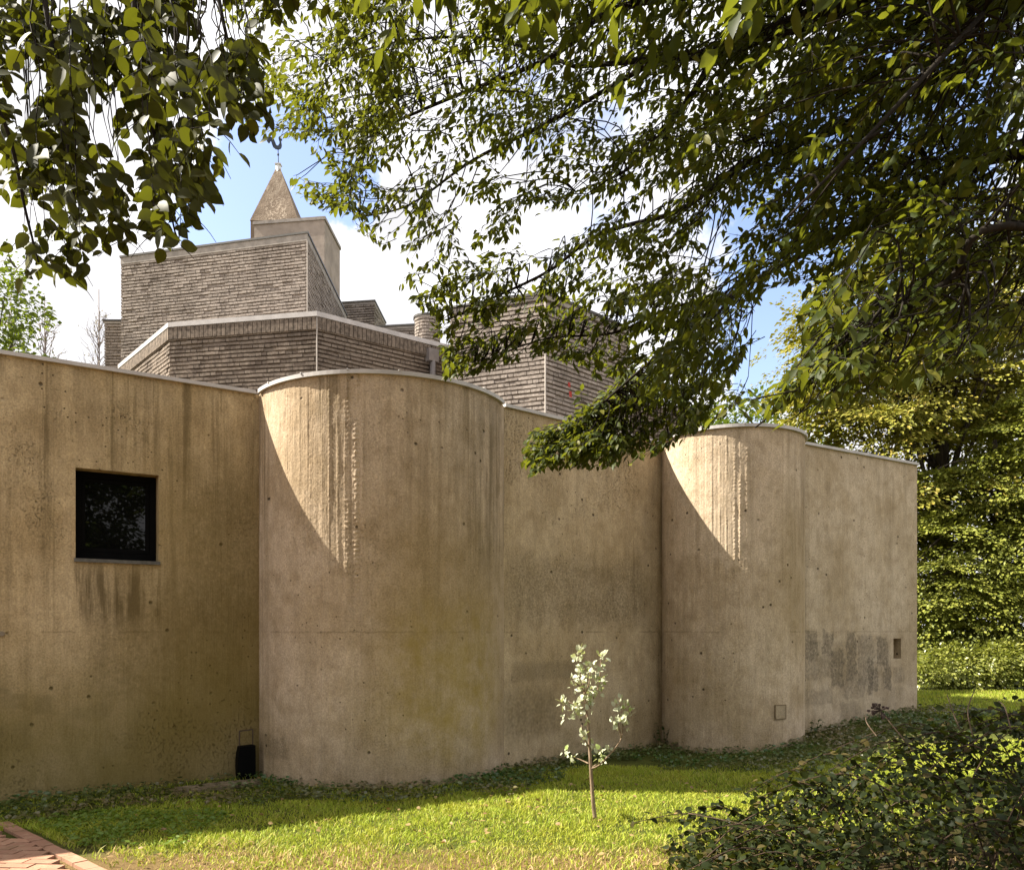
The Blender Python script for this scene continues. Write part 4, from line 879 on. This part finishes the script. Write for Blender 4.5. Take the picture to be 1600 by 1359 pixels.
# ------------------------------------------------------------------ background trees
def crown_tree(name,label,base,ells,nclump,crad,per,size,mat,mbark,trunk_r,seed,flat=.28,group=None,droop=.25,cat='tree',upn=.9):
    rng=R(seed); e=empty(name,(base[0],base[1],float(zg(base[0],base[1])))); tag(e,label,cat,group)
    P=[];D=[];Nn=[];S=[]; wood=MB(); z0=float(zg(base[0],base[1])); top=max(c[2]+r[2]*.5 for c,r in ells)
    ax=[np.array([base[0],base[1],z0-.2]),np.array([base[0]+.1,base[1],z0+(top-z0)*.4]),np.array([ells[0][0][0],ells[0][0][1],top])]
    if trunk_r>0: wood.tube(smooth_path(ax,5),trunk_r,trunk_r*.25,10)
    wts=np.array([r[0]*r[1]+r[0]*r[2]+r[1]*r[2] for c,r in ells]); wts=wts/wts.sum()
    for i in range(nclump):
        c,r=ells[rng.choice(len(ells),p=wts)]; c=np.array(c,float); r=np.array(r,float)
        o=unit(rng.normal(0,1,3)); rad=.55+.5*rng.random()**.7; p=c+o*r*rad
        if p[2]<z0+.15: p[2]=z0+.15+.3*rng.random()
        out=unit(o/r*np.array([1,1,.4])); nrm=unit(np.array([0,0,upn])+out*.45+rng.normal(0,.15,3)); cr=crad*(.55+.9*rng.random())
        t1=unit(np.cross(nrm,[.3,.9,.1])); t2=np.cross(nrm,t1); n=int(per*(.6+.8*rng.random()))
        a=rng.uniform(0,2*np.pi,n); rr=cr*np.sqrt(rng.random(n))*(.75+.35*np.sin(a*3+rng.uniform(0,6))); off=np.outer(np.cos(a)*rr,t1)*1.35+np.outer(np.sin(a)*rr,t2)+np.outer(rng.normal(0,flat*cr,n)-droop*(rr/cr)**2*cr,nrm)
        P.append(p+off); dirs=off+out*cr*.6+rng.normal(0,.3*cr,(n,3)); dirs[:,2]-=.2*cr; D.append(dirs); Nn.append(nrm+rng.normal(0,.42 if flat>.08 else .28,(n,3))); S.append(size*(.6+.8*rng.random(n)))
        if trunk_r>0 and i%7==0:
            t=rng.uniform(.3,.95); q0=ax[0]*(1-t)+ax[2]*t; q0[:2]=(ax[0]*(1-t)+ax[2]*t)[:2]; wood.tube(smooth_path([q0,(q0+p)/2+np.array([0,0,.25]),p],3),trunk_r*.18,.012,5)
    if trunk_r>0: wood.build('trunk',mbark,e,True)
    build_leaves('crown',np.concatenate(P),np.concatenate(D),np.concatenate(Nn),np.concatenate(S),'card',mat,e)
    return e
m_ylw=leaf_mat('sunlit_yellow_leaf',(.33,.30,.05),(.22,.235,.038),(.40,.30,.06),.30,(.25,.24,.02),.5,.3)
m_grn=leaf_mat('mid_green_leaf',(.065,.10,.016),(.095,.125,.02),(.13,.14,.03),.30,(.14,.2,.02),.5,.3)
m_olv=leaf_mat('olive_leaf',(.185,.215,.034),(.27,.27,.045),(.09,.11,.02),.28,(.17,.19,.02),.5,.3)
m_bk2=bark_mat('grey_bark',(.09,.075,.055),(.045,.035,.028))
G1='trees behind the far end of the building'
crown_tree('beech_tree','tall yellow green beech with layered sunlit boughs beyond the wall end',(11.0,20.6),[((10.9,20.6,6.4),(3.7,2.4,4.8)),((11.9,20.9,10.0),(3.4,2.6,3.6)),((9.1,20.2,6.2),(2.3,2.0,3.4)),((8.7,20.3,8.8),(1.8,1.6,2.5))],390,.85,330,.105,m_ylw,m_bk2,.28,301,.04,G1,.22)
crown_tree('beech_tree','olive green beech whose low boughs sweep down behind the wall corner',(11.6,18.9),[((11.4,18.9,3.2),(2.6,1.5,2.7)),((13.2,18.7,4.4),(2.4,1.6,3.4)),((10.1,18.7,2.6),(1.5,1.2,1.8))],215,.95,430,.092,m_olv,m_bk2,.2,302,.035,G1,.22)
crown_tree('beech_tree','dark broad tree crowding in at the right picture edge',(17.2,22.5),[((17.2,22.5,6.5),(3.6,3,6.)),((16.4,22.5,11.),(3.2,3,3))],220,1.1,200,.14,m_olv,m_bk2,.3,303,.04,G1,.22)
crown_tree('leafy_tree','mid green round tree far behind the low brick block',(9.0,29.),[((8.9,29,6.4),(3.2,3,3.6)),((6.6,29.5,6.0),(2.2,2.5,2.8))],330,.85,46,.20,m_grn,m_bk2,.3,304,.25,None,.1)
crown_tree('leafy_tree','bright green tree rising above the roof edge at far left',(-16.0,24.),[((-16.2,24,8.6),(2.3,2.5,4.6)),((-14.9,23.8,7.4),(1.5,1.8,2.6))],260,.6,60,.15,leaf_mat('bright_green_leaf',(.07,.105,.015),(.10,.13,.018),(.04,.055,.012),.35,(.2,.26,.02),.5,.3),m_bk2,.28,305,.3,None,.1)
crown_tree('ivy_mound','low bright ivy mound below the trees past the lawn',(11.0,17.3),[((10.3,17.2,.7),(2.2,.6,.62)),((12.3,17.3,.75),(2.2,.7,.7))],330,.32,80,.075,leaf_mat('ivy_leaf',(.20,.23,.045),(.27,.27,.06),(.09,.11,.02),.25,None,.35,.5),m_bk2,0,306,.25,None,.1,'shrub',.7)
# thin leafless-looking trees left of the tower
m_thin=bark_mat('pale_twig',(.22,.18,.16),(.15,.12,.11))
def bare_tree(base,h,seed,label):
    rng=R(seed); e=empty('bare_tree',(base[0],base[1],0.)); tag(e,label,'tree','thin bare trees'); tw=MB(); tk=MB(); P=[];D=[];Nn=[];S=[]
    tk.tube([(base[0],base[1],-.2),(base[0]+.1,base[1],h*.5),(base[0]+.05,base[1],h)],.10,.015,7)
    for i in range(110):
        z=h*(.35+.63*rng.random()); a=rng.uniform(0,6.28); L=(h-z)*.30+.6; d=np.array([math.cos(a)*.45,math.sin(a)*.45,1.]); p0=np.array([base[0]+.07,base[1],z*.93]); pts=[p0]
        p=p0.copy()
        for k in range(6):
            d=unit(d+rng.normal(0,.16,3)+np.array([0,0,.06])); p=p+d*L/6; pts.append(p.copy())
            if k>1 and rng.random()<.8:
                d2=unit(d+rng.normal(0,.5,3)); tw.tube([p,p+d2*L*.16,p+d2*L*.3+np.array([0,0,.05])],.009,.005,4)
                for _ in range(2): P.append(p+d2*L*.3*rng.random()); D.append(rng.normal(0,1,3)); Nn.append(rng.normal(0,1,3)); S.append(.07)
        tw.tube(pts,.018,.006,4)
    tk.build('trunk',m_thin,e,True); tw.build('twigs',m_thin,e); build_leaves('leaves',P,D,Nn,S,'card',leaf_mat('sparse_leaf',(.2,.17,.1),(.16,.15,.08),None,.3),e)
bare_tree((-22.6,36.),EYE+(HY-458)/F*36,401,'thin nearly bare tree nearest the green tree above the roof edge')
bare_tree((-18.9,36.5),EYE+(HY-452)/F*36.5,402,'thin nearly bare tree close to the left side of the brick tower')
bare_tree((-20.5,35.),EYE+(HY-462)/F*35,403,'thin nearly bare tree standing between the two other bare trees')
# wood behind the viewer, mirrored in the window
for i,(bx,by,lab) in enumerate(((5.0,-7.5,'dark tree behind the lawn mirrored in the left of the window'),(8.2,-9.0,'dark tree behind the lawn mirrored in the middle of the window'),(1.8,-8.6,'dark tree behind the lawn mirrored in the right of the window'))):
    crown_tree('leafy_tree',lab,(bx,by),[((bx,by,2.6),(2.3,2.,2.9)),((bx+.3,by-.3,6.),(2.2,2,3.))],300,.75,60,.19,m_grn,m_bk2,.22,320+i,.2,'trees mirrored in the window',.15)
